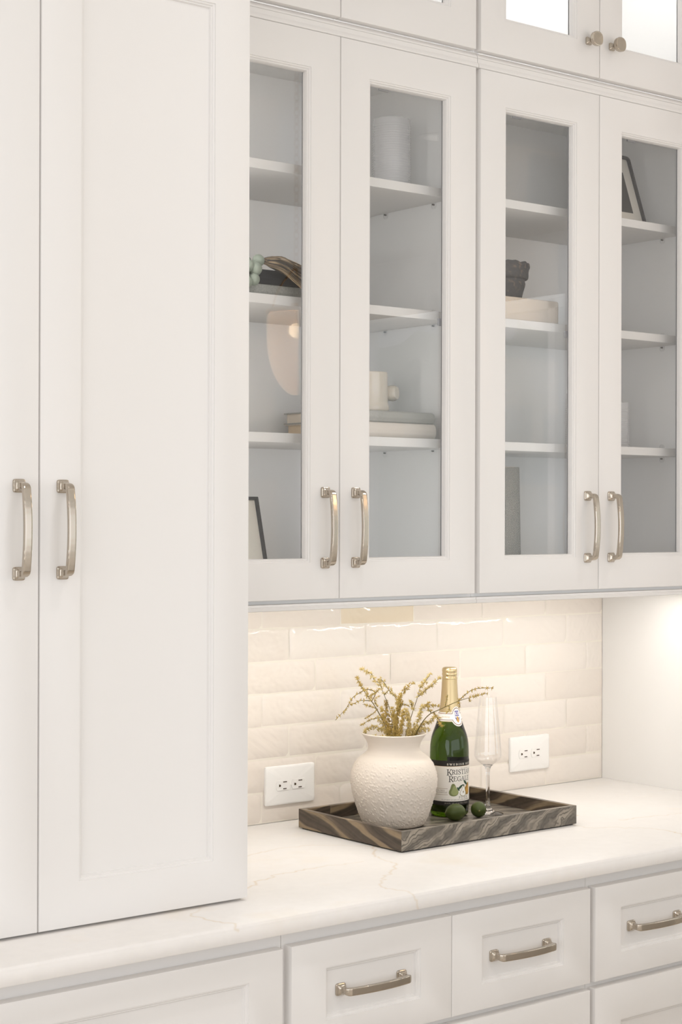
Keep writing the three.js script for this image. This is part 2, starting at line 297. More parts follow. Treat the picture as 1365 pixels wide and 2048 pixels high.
// backsplash: each glazed tile its own piece of the back wall, 200 x 65 mm, each row shifted by a third
{
  const W = 0.1985, T = 0.0637, nx = 20, ny = 6, variants = [];
  for (let k = 0; k < 5; k++) {
    const pos = [], uv = [], idx = [], at = (i, j) => j * (nx + 1) + i;
    for (let j = 0; j <= ny; j++) for (let i = 0; i <= nx; i++) {
      let u = i / nx, v = j / ny; u = u * u * (3 - 2 * u) * 0.35 + u * 0.65; v = v * v * (3 - 2 * v) * 0.35 + v * 0.65;
      const ed = Math.min(u * W, (1 - u) * W, v * T, (1 - v) * T);
      const z = -0.0012 + 0.0018 * Math.sqrt(Math.min(1, ed / 0.004)) + 0.0006 * (1 - (2 * v - 1) ** 2) + 0.00055 * fbm(u * 3.2 + 11 * k, v * 1.6 + 5 * k, k, 2);
      pos.push(u * W - W / 2, v * T - T / 2, z); uv.push(u * 0.8 + 0.23 * k, v * 0.27 + 0.31 * k);
    }
    for (let j = 0; j < ny; j++) for (let i = 0; i < nx; i++) idx.push(at(i, j), at(i + 1, j), at(i + 1, j + 1), at(i, j), at(i + 1, j + 1), at(i, j + 1));
    variants.push([pos, uv, idx]);
  }
  const make = (k, x0, x1, y0, y1) => { // cut the variant to the space it has
    const [pos, uv, idx] = variants[k], p = pos.slice();
    for (let i = 0; i < p.length; i += 3) { p[i] = x0 + (p[i] / W + 0.5) * (x1 - x0); p[i + 1] = y0 + (p[i + 1] / T + 0.5) * (y1 - y0); }
    return geoFrom(p, idx, uv);
  };
  const shared = variants.map(([p, u, i]) => geoFrom(p, i, u));
  const y0 = 1.3048, tones = [[1, 0, 3, 1, 0, 2, 0], [2, 1, 0, 2, 1, 0, 2]];
  let n = 0;
  for (let r = -1; r < 7; r++) {
    const yt = y0 - (r - 0) * 0.0655 + 0.0655 - 0.0009, yb = Math.max(0.9165, yt - T); if (yt > 1.3725) continue;
    const off = 1.9699 - 0.6 + ((((r % 3) + 3) % 3) * 0.0675);
    for (let k = 0; k < 9; k++) {
      const a = off + 0.2 * (k - 0) + 0.00075, b = a + W, xa = Math.max(a, 1.57), xb = Math.min(b, RX - 0.001); if (xb - xa < 0.004) continue;
      const v = Math.floor(rnd() * 5), whole = xa === a && xb === b && yb === yt - T;
      const m = tileMats[r === 0 && k === 4 ? 3 : Math.floor(rnd() * 3)];
      const t = part(n ? `tile_${String(n).padStart(3, '0')}` : 'tile', whole ? shared[v] : make(v, xa, xb, yb, yt), m, wallBack); n++;
      if (whole) t.position.set((a + b) / 2, (yb + yt) / 2, 0);
      t.position.z += rr(-0.0003, 0.0003); if (whole) { t.rotation.y = rr(-0.004, 0.004); t.rotation.x = rr(-0.008, 0.008); }
    }
  }
  part('grout', bx(1.568, RX - 0.0005, 0.9155, 1.3735, -0.0025, -0.0010), M.grout, wallBack);
}

// ------------------------------------------------------------------ cabinet hardware
const pullGeo = (() => {
  const base = superLoft([[0, 0.0098, 0.0098, 6], [0.0022, 0.0100, 0.0100, 6], [0.0032, 0.0095, 0.0095, 6], [0.0036, 0.0086, 0.0086, 5], [0.0054, 0.0083, 0.0083, 4.4], [0.0070, 0.0074, 0.0074, 4], [0.0082, 0.0063, 0.0063, 3.4], [0.0094, 0.0056, 0.0056, 3.2], [0.0140, 0.0052, 0.0050, 3.2]], 28);
  const path = [], A = 0.064;
  path.push([-A, 0.010], [-A, 0.014], [-A, 0.0175]);
  for (let i = 0; i <= 6; i++) { const t = i / 6 * Math.PI / 2; path.push([-A + 0.0055 * (1 - Math.cos(t)), 0.0185 + 0.0055 * Math.sin(t)]); }
  for (let i = 1; i < 24; i++) { const s = -1 + 2 * i / 24, y = s * (A - 0.0055); path.push([y, 0.024 + 0.0052 * (1 - s * s)]); }
  for (let i = 6; i >= 0; i--) { const t = i / 6 * Math.PI / 2; path.push([A - 0.0055 * (1 - Math.cos(t)), 0.0185 + 0.0055 * Math.sin(t)]); }
  path.push([A, 0.0175], [A, 0.014], [A, 0.010]);
  const bar = barSweep(path, (t) => { const e = Math.min(t, 1 - t), w = smooth(0.03, 0.16, e); return [0.0052 + 0.0013 * w, 0.0047 - 0.0007 * w]; }, 20);
  return merge([base.clone().translate(0, -A, 0), base.clone().translate(0, A, 0), bar]);
})();
const pullGeoH = pullGeo.clone().rotateZ(-Math.PI / 2);
const knobGeo = superLoft([[0, 0.0078, 0.0078, 6], [0.0026, 0.0080, 0.0080, 6], [0.0036, 0.0072, 0.0072, 5], [0.006, 0.0054, 0.0054, 4], [0.0085, 0.0050, 0.0050, 2.4], [0.012, 0.0056, 0.0056, 2.2], [0.016, 0.0092, 0.0092, 2.4], [0.0185, 0.0130, 0.0130, 2.3], [0.021, 0.0145, 0.0145, 2.3], [0.0268, 0.0150, 0.0150, 2.3], [0.0284, 0.0145, 0.0145, 2.3], [0.0290, 0.0130, 0.0130, 2.5], [0.0286, 0.0124, 0.0124, 2.5]], 40);
const hingeGeo = merge([bx(-0.0035, 0, -0.026, 0.026, -0.036, 0, 0.001), bx(-0.011, -0.002, -0.007, 0.007, -0.030, 0.014, 0.002), bx(-0.016, -0.004, -0.012, 0.012, 0.004, 0.020, 0.003)]);
const clipGeo = (() => { const s = new THREE.Shape(); s.moveTo(-0.006, -0.006); s.absarc(0, -0.006, 0.006, Math.PI, 2 * Math.PI, false); s.lineTo(0.006, 0.022); s.absarc(0, 0.022, 0.006, 0, Math.PI, false); s.closePath(); return new THREE.ExtrudeGeometry(s, { depth: 0.0028, bevelEnabled: true, bevelSize: 0.0006, bevelThickness: 0.0006, bevelSegments: 2, curveSegments: 10 }).rotateY(-Math.PI / 2); })();
const pinGeo = new THREE.CylinderGeometry(0.0016, 0.0016, 0.005, 14).rotateZ(Math.PI / 2);

// ------------------------------------------------------------------ base cabinets under the counter
const ZB = 0.6148; // front of the base boxes; drawer fronts stand 19 mm proud of it
const drawerGeo = panelFront(0.3358, 0.1711, 0.0682, 0.0438), baseDoorGeo = panelFront(0.3358, 0.555, 0.0682, 0.0670), wideDrawerGeo = panelFront(0.747, 0.1711, 0.0645, 0.0420), wideDrawer2 = panelFront(0.747, 0.27, 0.0645, 0.0480);
function baseCarcass(t, x0, x1) {
  const w = x1 - x0, s = 0.0004;
  part('carcass', bx(s, w - s, 0.1, 0.8862, 0.002, ZB, 0.0006), M.cabinet, t);
  part('toe_kick', bx(s, w - s, 0, 0.1, 0.002, 0.54), M.cabinet, t);
}
function frontAt(name, geo, x, y, z, t, mat = M.cabinet) { const m = part(name, geo, mat, t); m.position.set(x, y, z); return m; }
function pullAt(m, geo, x, y, z) { const h = part('handle', geo, M.nickel, m); h.position.set(x, y, z); return h; }
{
  const t0 = thing('base_cabinet', 'white base cabinet with one wide drawer front, under the tall pantry doors', 'cabinet', [0.803, 0, 0]);
  baseCarcass(t0, 0.803, 1.567);
  const d = frontAt('drawer', wideDrawerGeo, 0.0075, 0.6885, ZB, t0); pullAt(d, pullGeoH, 0.3735, 0.0856, 0.0105);
  const d2 = frontAt('drawer', wideDrawer2, 0.0075, 0.405, ZB, t0); pullAt(d2, pullGeoH, 0.3735, 0.135, 0.0105);
  const d3 = frontAt('drawer', wideDrawer2, 0.0075, 0.122, ZB, t0); pullAt(d3, pullGeoH, 0.3735, 0.135, 0.0105);
  const two = (x0, label) => {
    const t = thing('base_cabinet', label, 'cabinet', [x0, 0, 0]); baseCarcass(t, x0, x0 + 0.6858);
    for (const k of [0, 1]) {
      const x = 0.0067 + k * 0.3372, q = frontAt('drawer', drawerGeo, x, 0.6893, ZB, t); pullAt(q, pullGeoH, 0.1672, 0.0859, 0.0105);
      const e = frontAt('door', baseDoorGeo, x, 0.1215, ZB, t); pullAt(e, pullGeo, k ? 0.034 : 0.3018, 0.44, 0.019);
    }
    return t;
  };
  two(1.567, 'white base cabinet with two drawer fronts side by side, below the marble tray');
  const t2 = two(2.2527, 'white base cabinet at the far end, beside the smooth return wall');
  part('filler_strip', bx(0.6862, RX - 2.2527 - 0.0003, 0, 0.8862, ZB - 0.02, ZB), M.cabinet, t2);
}

// ------------------------------------------------------------------ worktop
{
  const yb = 0.8865, yt = 0.915, zf = 0.6528, R = 0.0095, r = 0.003, prof = [[0.0005, yt]];
  for (let i = 0; i <= 8; i++) { const a = i / 8 * Math.PI / 2; prof.push([zf - R + R * Math.sin(a), yt - R + R * Math.cos(a)]); }
  for (let i = 0; i <= 4; i++) { const a = i / 4 * Math.PI / 2; prof.push([zf - r + r * Math.cos(a), yb + r - r * Math.sin(a)]); }
  prof.push([0.0005, yb]);
  const x0 = 0.62, x1 = RX - 0.0006, nx = 2, pos = [], uv = [], idx = []; let s = 0; const n = prof.length;
  for (let j = 0; j <= n; j++) { const p = prof[j % n]; if (j) { const q = prof[j - 1]; s += Math.hypot(p[0] - q[0], p[1] - q[1]); } for (let i = 0; i < nx; i++) { const x = i ? x1 : x0; pos.push(x, p[1], p[0]); uv.push((x - 0.6) / 2.4, s / 0.8); } }
  for (let j = 0; j < n; j++) idx.push(2 * j, 2 * j + 2, 2 * j + 3, 2 * j, 2 * j + 3, 2 * j + 1);
  let g = toCreasedNormals(geoFrom(pos, idx, uv), 0.6);
  const cap = (x, f) => { const P = []; for (let j = 1; j < n - 1; j++) { const a = prof[0], b = prof[j], c = prof[j + 1]; f ? P.push(x, a[1], a[0], x, b[1], b[0], x, c[1], c[0]) : P.push(x, a[1], a[0], x, c[1], c[0], x, b[1], b[0]); } return geoFrom(P); };
  g = merge([g, cap(x0, false), cap(x1, true)]);
  const m = finish(new THREE.Mesh(g, M.quartz)); m.name = 'worktop'; scene.add(m);
  tag(m, 'pale quartz worktop with thin ochre veins and an eased front edge', 'worktop');
}

// ------------------------------------------------------------------ tall pantry cabinet standing on the worktop
const ZPB = 0.5082;
{
  const t = thing('pantry_cabinet', 'tall white pantry cabinet with two panelled doors standing on the worktop', 'cabinet', [0.803, 0.916, 0]);
  part('carcass', bx(0, 0.7612, 0.0085, 1.95, 0.0, ZPB, 0.0006), M.cabinet, t); part('shadow_gap_plinth', bx(0.03, 0.7312, -0.0008, 0.0085, 0.03, ZPB - 0.05), M.rubberAndShade, t);  // dark plinth puts the gap's shade under the doors into colour
  const g = panelFront(0.3745, 1.4890, 0.0668, 0.0665);
  for (const k of [0, 1]) {
    const d = frontAt('door', g, 0.0112 + k * 0.3763 - (k ? 0 : 0.0006), 0.0036, ZPB, t);
    pullAt(d, pullGeo, k ? 0.0365 : 0.3415, 0.5915, 0.019);
  }
}

// ------------------------------------------------------------------ glass-door wall cabinets
const ZU = 0.3065, DW = 0.3358, YB = 1.3812, YT = 2.4075;
const glassDoor = glassFront(DW, YT - YB, 0.0666, 0.0666), upDoor = glassFront(DW, 0.49, 0.0666, 0.0690);
const PR = PROFILE[PROFILE.length - 1][0];
function hang(t, door, x, y, stile, rail, w, h, side, mat = M.glass) {
  const d = frontAt('door', door, x, y, ZU, t);
  part('glass_pane', bx(stile + PR, w - stile - PR, rail + PR, h - rail - PR, 0.0004, 0.0030), mat, d);
  for (const [cx, cy, q] of side ? [[w - stile - PR - 0.003, h * 0.512, 0], [w / 2 - 0.05, h - rail - PR - 0.003, 1]] : [[w / 2 - 0.05, h - rail - PR - 0.003, 1]]) part('glass_clip', q ? bx(cx - 0.012, cx + 0.012, cy - 0.0005, cy + 0.012, -0.004, 0.0003, 0.0008) : bx(cx - 0.004, cx + 0.009, cy - 0.007, cy + 0.007, -0.004, 0.0003, 0.0008), M.grip, d);
  return d;
}
function carcassOpen(t, y0, y1, w = 0.6858, mat = M.interior) {
  const s = 0.0004, T = 0.016;
  part('side_panel', bx(s, T, y0, y1, 0.002, ZU), mat, t); part('side_panel', bx(w - T, w - s, y0, y1, 0.002, ZU), mat, t);
  part('bottom_panel', bx(T, w - T, y0, y0 + T, 0.002, ZU), mat, t); part('top_panel', bx(T, w - T, y1 - T, y1, 0.002, ZU), mat, t);
  part('back_panel', bx(T, w - T, y0 + T, y1 - T, 0.002, 0.010), mat, t);
}
const railPts = [[0.300, 1.3737], [0.300, 1.3620], [0.3205, 1.3620], [0.3225, 1.3628], [0.3235, 1.3645], [0.3235, 1.3690], [0.3215, 1.3700], [0.3215, 1.3737]];
const mouldPts = [[0.3066, 2.4078], [0.3250, 2.4078], [0.3262, 2.4090], [0.3264, 2.4110], [0.3256, 2.4150], [0.3240, 2.4172], [0.3222, 2.4176], [0.3222, 2.4258], [0.3206, 2.4262], [0.3206, 2.4270], [0.3220, 2.4274], [0.3216, 2.4300], [0.3196, 2.4335], [0.3160, 2.4370], [0.3115, 2.4398], [0.3066, 2.4412]];
function glassCabinet(x0, label) {
  const t = thing('wall_cabinet', label, 'cabinet', [x0, 0, 0]);
  carcassOpen(t, 1.3739, 2.4250);
  for (const k of [0, 1]) { const d = hang(t, glassDoor, 0.0061 + k * 0.3377, YB, 0.0666, 0.0666, DW, YT - YB, (x0 < 2) === (k === 1)); pullAt(d, pullGeo, k ? 0.0357 : 0.3025, 0.1293, 0.019); }
  for (const y of [1.6651, 1.9150, 2.1572]) {
    part('shelf', bx(0.0166, 0.6692, y, y + 0.0175, 0.0105, 0.270, 0.0007), M.shelf, t);
    for (const [x, q] of [[0.6698, 0], [0.0160, 1]]) for (const z of [0.2140, 0.0640]) {
      const c = part('shelf_clip', clipGeo, M.clip, t); c.position.set(q ? x + 0.0034 : x, y + (0.0005), z);
      const p = part('pin', pinGeo, M.darkSteel, c); p.position.set(q ? 0.001 : -0.003, -0.004, 0);
    }
  }
  for (const y of [2.3185, 1.8935, 1.4790]) for (const q of [0, 1]) { const h = part('hinge', hingeGeo, M.darkSteel, t); h.position.set(q ? 0.6698 : 0.016, y, 0.291); if (!q) h.scale.x = -1; }
  part('light_rail', prismX(railPts, 0.0006, 0.6852), M.cabinet, t);
  return t;
}
glassCabinet(1.567, 'white glass-door wall cabinet next to the tall pantry, holding the beads and mug');
const gc2 = glassCabinet(2.2527, 'white glass-door wall cabinet further from the pantry, holding the dark rustic pot');
part('filler_strip', bx(0.6862, RX - 2.2527 - 0.0003, 1.3739, 2.425, ZU - 0.02, ZU), M.cabinet, gc2);
// lit cabinets stacked above
function topCabinet(x0, label) {
  const t = thing('top_cabinet', label, 'cabinet', [x0, 0, 0]);
  carcassOpen(t, 2.4254, 2.985);
  for (const k of [0, 1]) { const d = hang(t, upDoor, 0.0061 + k * 0.3377, 2.4430, 0.0666, 0.0690, DW, 0.49); const q = part('knob', knobGeo, M.nickel, d); q.position.set(k ? 0.0340 : 0.3018, 0.0705, 0.019); }
  part('moulding', prismX(mouldPts, 0.0006, 0.6852, 0.5), M.cabinet, t);
  part('header_rail', bx(0.0006, 0.6852, 2.936, 3.049, ZU, ZU + 0.019, 0.001), M.cabinet, t);
  return t;
}
topCabinet(1.567, 'lit white glass cabinet of the top row, the one nearer the pantry');
const tc2 = topCabinet(2.2527, 'lit white glass cabinet of the top row with two round knobs in view');
part('filler_strip', bx(0.6862, RX - 2.2527 - 0.0003, 2.4254, 2.985, ZU - 0.02, ZU), M.cabinet, tc2);
// LED bars inside the top row and under the glass cabinets, plus added shelf fills
for (const [i, x0] of [1.567, 2.2527].entries()) {
  const t = thing('cabinet_light', `slim LED light bar inside the lit top cabinet ${i ? 'with the two knobs' : 'nearer the pantry'}`, 'light', [x0 + 0.343, 2.969, 0.262]);
  part('housing', bx(-0.30, 0.30, -0.008, -0.0002, -0.009, 0.009, 0.001), M.plastic, t); part('lens', bx(-0.296, 0.296, -0.010, -0.008, -0.006, 0.006), M.glowTop, t);
  areaLight(TOPLED, 0.59, 0.012, [x0 + 0.343, 2.9585, 0.262], [x0 + 0.343, 2.2, 0.10]);
  for (const q of [0]) {  // added fill strip, lifts the cabinet interior
    const sx = q ? x0 + 0.6694 : x0 + 0.0164, v = thing('cabinet_light', `added upright fill light strip inside the ${i ? 'rustic pot' : 'bead and mug'} cabinet`, 'light', [sx, 1.3902, 0.286]);
    part('housing', q ? bx(-0.005, -0.0002, 0, 1.018, -0.006, 0.006, 0.0005) : bx(0.0002, 0.005, 0, 1.018, -0.006, 0.006, 0.0005), M.plastic, v);
    part('lens', q ? bx(-0.0062, -0.005, 0.002, 1.016, -0.004, 0.004) : bx(0.005, 0.0062, 0.002, 1.016, -0.004, 0.004), M.glow, v);
    const lx = sx + (q ? -1 : 1) * 0.0085; areaLight({ color: SHELF_FILL.color, intensity: SHELF_FILL.intensity * (i ? 2.3 : 7.6) }, 0.008, 1.01, [lx, 1.899, 0.286], [lx + (q ? -0.6 : 0.6), 1.899, -0.45]);
  }
  const u = thing('cabinet_light', `warm LED light bar under the wall cabinet ${i ? 'with the rustic pot' : 'with the beads and mug'}`, 'light', [x0 + 0.343, 1.3738, 0.258]);
  part('housing', bx(-0.31, 0.31, -0.007, -0.0002, -0.010, 0.010, 0.001), M.plastic, u); part('lens', bx(-0.305, 0.305, -0.009, -0.007, -0.007, 0.007), M.glow, u);
  areaLight(STRIP, 0.60, 0.014, [x0 + 0.343, 1.3642, 0.258], [x0 + 0.343, 0.9, 0.16]);
}

// ------------------------------------------------------------------ outlets on the backsplash
{
  const plate = (() => { const w = 0.0622, h = 0.0392; return superLoft([[0, w, h, 26], [0.0035, w, h, 26], [0.0052, w - 0.0012, h - 0.0012, 22], [0.0060, w - 0.0035, h - 0.0035, 18], [0.0062, w - 0.006, h - 0.006, 16]], 96); })();
  const face = (() => { const s = new THREE.Shape(); const R = 0.0172, cut = 0.0142, a = Math.acos(cut / R); s.absarc(0, 0, R, -Math.PI / 2 + (Math.PI / 2 - a), Math.PI / 2 - (Math.PI / 2 - a), false); s.absarc(0, 0, R, Math.PI / 2 + (Math.PI / 2 - a), 1.5 * Math.PI - (Math.PI / 2 - a), false); s.closePath(); return new THREE.ExtrudeGeometry(s, { depth: 0.0012, bevelEnabled: true, bevelSize: 0.0005, bevelThickness: 0.0006, bevelSegments: 2, curveSegments: 20 }); })();
  const slots = [bx(-0.0005, 0.0085, 0.0058, 0.0076, 0, 0.0007), bx(-0.0005, 0.0075, -0.0078, -0.0060, 0, 0.0007)], ground = (() => { const s = new THREE.Shape(); s.moveTo(-0.0108, -0.0024); s.lineTo(-0.0090, -0.0024); s.absarc(-0.0090, 0, 0.0024, -Math.PI / 2, Math.PI / 2, false); s.lineTo(-0.0108, 0.0024); s.closePath(); return new THREE.ExtrudeGeometry(s, { depth: 0.0007, bevelEnabled: false, curveSegments: 10 }); })();
  const o = thing('outlet', 'white duplex wall outlet mounted sideways, behind the tray beside the pantry', 'outlet', [2.0368, 0.9893, 0.0008]);
  part('cover_plate', plate, M.plastic, o);
  for (const s of [-1, 1]) { const f = part('receptacle', face, M.plastic, o); f.position.set(s * 0.0192, 0, 0.0058); for (const q of slots) { const e = part('slot', q, M.slot, f); e.position.z = 0.0017; } const e = part('ground_hole', ground, M.slot, f); e.position.z = 0.0017; }
  const sc = part('screw', lathe([[0, 0.0012], [0.0018, 0.0010], [0.0028, 0.0002], [0.0028, 0]], 20).rotateX(Math.PI / 2), M.plastic, o); sc.position.z = 0.0060;
  const o2 = dup(o, [2.7142, 0.9946, 0.0008], 0, 'white duplex wall outlet mounted sideways, right of the tall stemmed glass');
  o2.name = 'outlet_001';
}

// ------------------------------------------------------------------ marble tray and what stands on it
const TY = 0.9172, tray = thing('tray', 'rectangular dark grey veined marble tray with low walls, on the worktop', 'tray', [2.2345, 0.915, 0.2340], 0.0075);
{
  const w = 0.231, d = 0.155, h = 0.0388, f = 0.013, t = 0.0095, y0 = 0.0026;
  part('felt_base', bx(-w + 0.005, w - 0.005, 0.0001, y0, -d + 0.005, d - 0.005), M.rubberAndShade, tray);
  const P = (x0, x1, z0, z1, mat, y1 = h) => { const g = metreUV(bx(x0, x1, y0, y1, z0, z1, 0.0009), mat === M.marbleSide ? 1 / 0.32 : 1 / 0.5, mat === M.marbleSide ? 1 / 0.16 : 1 / 0.25, 0.5); return g; };
  part('floor_slab', P(-w + t, w - t, -d + t, d - t, M.marble, f), M.marble, tray);
  const rim = (L, mat, turn, x, z) => { // mitred length of wall, its outer face towards +z
    const sh = new THREE.Shape(); sh.moveTo(-L + 0.0004, 0); sh.lineTo(L - 0.0004, 0); sh.lineTo(L - t, t); sh.lineTo(-L + t, t); sh.closePath();
    const g = new THREE.ExtrudeGeometry(sh, { depth: h - y0 - 0.0016, bevelEnabled: true, bevelSize: 0.0004, bevelThickness: 0.0008, bevelSegments: 2 }); g.rotateX(-Math.PI / 2); g.translate(0, y0 + 0.0008, 0);
    const sd = mat === M.marbleSide; metreUV(g, sd ? 1 / 0.32 : 1 / 0.5, sd ? 1 / 0.16 : 1 / 0.25, 0.5); const m = part('rim', g, mat, tray); m.rotation.y = turn; m.position.set(x, 0, z);
  };
  rim(w, M.marble, 0, 0, d); rim(w, M.marbleSide, Math.PI, 0, -d); rim(d, M.marbleSide, -Math.PI / 2, -w, 0); rim(d, M.marbleSide, Math.PI / 2, w, 0);
}
const FY = 0.915 + 0.0131; // the tray's floor
{ // vase: smooth flared neck, body covered in raised grit
  const outer = smoothPts([[0.052, 0], [0.0585, 0.002], [0.0645, 0.012], [0.0745, 0.040], [0.0825, 0.068], [0.0850, 0.088], [0.0820, 0.108], [0.0720, 0.128], [0.0575, 0.1405], [0.0520, 0.1465], [0.0505, 0.152], [0.0530, 0.162], [0.0595, 0.1725], [0.0633, 0.1775]], 280);
  const seg = 440, rows = outer.length, pos = [], idx = [];
  const pebbles = []; for (let i = 0; i < 2600; i++) { const y = rr(0.004, 0.134); pebbles.push([rnd() * 2 * Math.PI, y, rr(0.0010, 0.0026), rr(0.25, 1) ** 1.5]); }
  const grid = new Map(); for (const p of pebbles) { const k = Math.floor(p[1] / 0.004) * 1000 + Math.floor(p[0] * 20); if (!grid.has(k)) grid.set(k, []); grid.get(k).push(p); }
  for (let j = 0; j < rows; j++) for (let i = 0; i < seg; i++) {
    const a = 2 * Math.PI * i / seg, [r0, y] = outer[j]; let b = 0;
    if (y < 0.137) {
      for (let dj = -1; dj <= 1; dj++) for (let di = -1; di <= 1; di++) { const L = grid.get((Math.floor(y / 0.004) + dj) * 1000 + Math.floor(((a + 2 * Math.PI) % (2 * Math.PI)) * 20) + di); if (L) for (const p of L) { const dx = (a - p[0]) * r0, dy = y - p[1], d = Math.hypot(dx, dy) / p[2]; if (d < 1) b = Math.max(b, p[3] * (1 - d * d)); } }
      b = b * 0.0015 * smooth(0.002, 0.01, y) * (1 - smooth(0.118, 0.137, y)) + 0.0005 * fbm(Math.cos(a) * 14, y * 170, Math.sin(a) * 14, 3) * (1 - smooth(0.12, 0.137, y));
    }
    pos.push((r0 + b) * Math.cos(a), y, (r0 + b) * Math.sin(a));
  }
  for (let j = 0; j < rows - 1; j++) for (let i = 0; i < seg; i++) { const k = (i + 1) % seg, a = j * seg; idx.push(a + i, a + seg + k, a + k, a + i, a + seg + i, a + seg + k); }
  const v = thing('vase', 'round off-white vase with a rough pebbled body and flared neck, on the tray', 'vase', [2.1325, FY, 0.217]);
  part('body', geoFrom(pos, idx), M.vase, v);
  part('rim', lathe([[0.0633, 0.1775], [0.0640, 0.1787], [0.0636, 0.1799], [0.0622, 0.1803], [0.0606, 0.1796], [0.0570, 0.1730], [0.0500, 0.162], [0.0470, 0.152], [0.0485, 0.146], [0.054, 0.1405], [0.068, 0.127], [0.078, 0.106], [0.080, 0.086], [0.070, 0.040], [0.055, 0.008], [0.0, 0.006]], 96), M.vase, v);
  part('foot', lathe([[0, 0.0001], [0.050, 0.0001], [0.0525, 0.0006], [0.052, 0.002]], 64), M.vase, v);
}
// dried sprigs: pixel-free shapes given in the vase's own upright plane (r to the right, u up), metres from the rim centre
const RIGHT = V(0.785, 0, 0.62), BACK = V(0.62, 0, -0.785);
const starGeo = (() => { const out = []; for (let k = 0; k < 6; k++) { const a = k / 6 * 2 * Math.PI, c = new THREE.ConeGeometry(0.00062, 0.0032, 3, 1, true); c.translate(0, 0.0016, 0); c.rotateZ(-1.12 - 0.12 * (k % 2)); c.rotateY(a); out.push(c); } const t = new THREE.ConeGeometry(0.0008, 0.0022, 4, 1, true); t.translate(0, 0.0008, 0); out.push(t); return merge(out); })();
function sprig(label, branches, pale, lean = 0) {
  const t = thing('dried_sprig', label, 'dried flower', [2.1325, FY + 0.1795, 0.217], 0, 'dried sprigs standing in the white vase');
  const stems = [], stars = []; let first = true;
  for (const B of branches) {
    const pts = B.p.map(([r, u, d = 0]) => V(0, 0, 0).addScaledVector(RIGHT, r).addScaledVector(BACK, d + lean * (u + 0.02)).add(V(0, u, 0)));
    stems.push(tube(pts, B.w || 0.0009, B.e || 0.00035, Math.max(10, pts.length * 6), 6));
    const c = new THREE.CatmullRomCurve3(pts), L = c.getLength(), step = 1.25 * (B.s || 0.0052);
    for (let s = L * (B.a ?? 0.1); s < L; s += step * rr(0.8, 1.2)) {
      const P = c.getPointAt(Math.min(1, s / L)), T = c.getTangentAt(Math.min(1, s / L));
      const n = B.n || 1;
      for (let k = 0; k < n; k++) {
        const d = V(rr(-1, 1), rr(-0.6, 1), rr(-1, 1)).normalize().addScaledVector(T, 0.4).normalize(), q = new THREE.Quaternion().setFromUnitVectors(V(0, 1, 0), d), sc = rr(1.4, 2.2) * (B.k || 1);
        stars.push(starGeo.clone().applyMatrix4(new THREE.Matrix4().compose(P.clone().addScaledVector(d, 0.0006 + (n > 1 ? rr(0, 0.004) : 0)), q, V(sc, sc, sc))));
      }
    }
    first = false;
  }
  part('stem', merge(stems), M.stemDry, t);
  const f = part('florets', merge(stars), pale ? M.floretPale : M.floret, t); f.userData.kind = 'stuff';
  return t;
}
const px = (x, y, d = 0) => [(x - 790) * 0.00098, (1470 - y) * 0.00098, d]; // survey units of the sprigs' plane to metres
const lineP = (...a) => a.map((q) => px(...q));
sprig('dried sprig with a thick stem whose side shoot droops furthest left over the vase', [
  { p: lineP([786, 1530, 0], [779, 1473, -0.01], [752.6, 1417, -0.02], [729, 1383, -0.024], [714.5, 1358, -0.024]), w: 0.0015, e: 0.0006, a: 0.72, s: 0.0042, n: 2 },
  { p: lineP([745, 1405, -0.02], [752, 1388, -0.02], [735, 1381, -0.02], [720, 1389, -0.02], [708, 1397, -0.02], [695, 1418, -0.02], [672.5, 1443, -0.02]), a: 0.12, s: 0.0062 },
  { p: lineP([745, 1404, -0.02], [721, 1404, -0.02], [711, 1409, -0.02], [700, 1413, -0.02]), a: 0.3, s: 0.0050 },
  { p: lineP([738, 1396, -0.02], [752, 1388, -0.015], [762, 1381, -0.01]), a: 0.2, s: 0.0044 },
  { p: lineP([755, 1420, -0.02], [745, 1416, -0.02], [727, 1411, -0.02]), a: 0.3, s: 0.0044 },
  { p: lineP([757, 1420, -0.02], [744, 1432, -0.02], [730, 1440, -0.02]), a: 0.1, s: 0.0036, k: 0.7 },
  { p: lineP([768, 1436, -0.02], [742, 1442, -0.02], [724, 1453, -0.02]), a: 0.1, s: 0.0036, k: 0.8 },
], false);
sprig('dried sprig forking at the top into one arm up left and one arching right', [
  { p: lineP([792, 1530, 0.01], [788, 1470, 0.01], [783, 1428, 0.012], [770, 1395, 0.015], [760, 1370, 0.015]), w: 0.0010, e: 0.0005, a: 0.85 },
  { p: lineP([760, 1371, 0.015], [752, 1368, 0.015], [744, 1354, 0.02], [733, 1349, 0.02], [723, 1345, 0.02]), a: 0.0, s: 0.0050, n: 2 },
  { p: lineP([760, 1371, 0.015], [761, 1363, 0.012], [771, 1372, 0.01], [777, 1382, 0.01], [788, 1395, 0.01], [797, 1406, 0.01], [797, 1420, 0.01]), a: 0.02, s: 0.0042, n: 2 },
  { p: lineP([771, 1396, 0.015], [778, 1388, 0.015], [784, 1384, 0.015]), a: 0.1, s: 0.0045 },
  { p: lineP([757, 1420, 0.01], [751, 1404, 0.01], [763, 1397, 0.01]), a: 0.1, s: 0.0048 },
], true);
sprig('short upright dried sprig in the middle with a tip bending right', [
  { p: lineP([798, 1530, 0.005], [797, 1470, 0.004], [797, 1420, 0.0], [803, 1400, 0.0], [806, 1388, 0.0], [815, 1380, 0.0], [829, 1371, 0.0]), w: 0.0009, a: 0.25, s: 0.0040, n: 2 },
  { p: lineP([799, 1425, 0.0], [803, 1410, -0.006], [802, 1397, -0.01]), a: 0.1, s: 0.0040, n: 2 },
  { p: lineP([804, 1412, 0.0], [813, 1414, 0.0], [822, 1419, 0.0]), a: 0.1, s: 0.0048 },
], false);
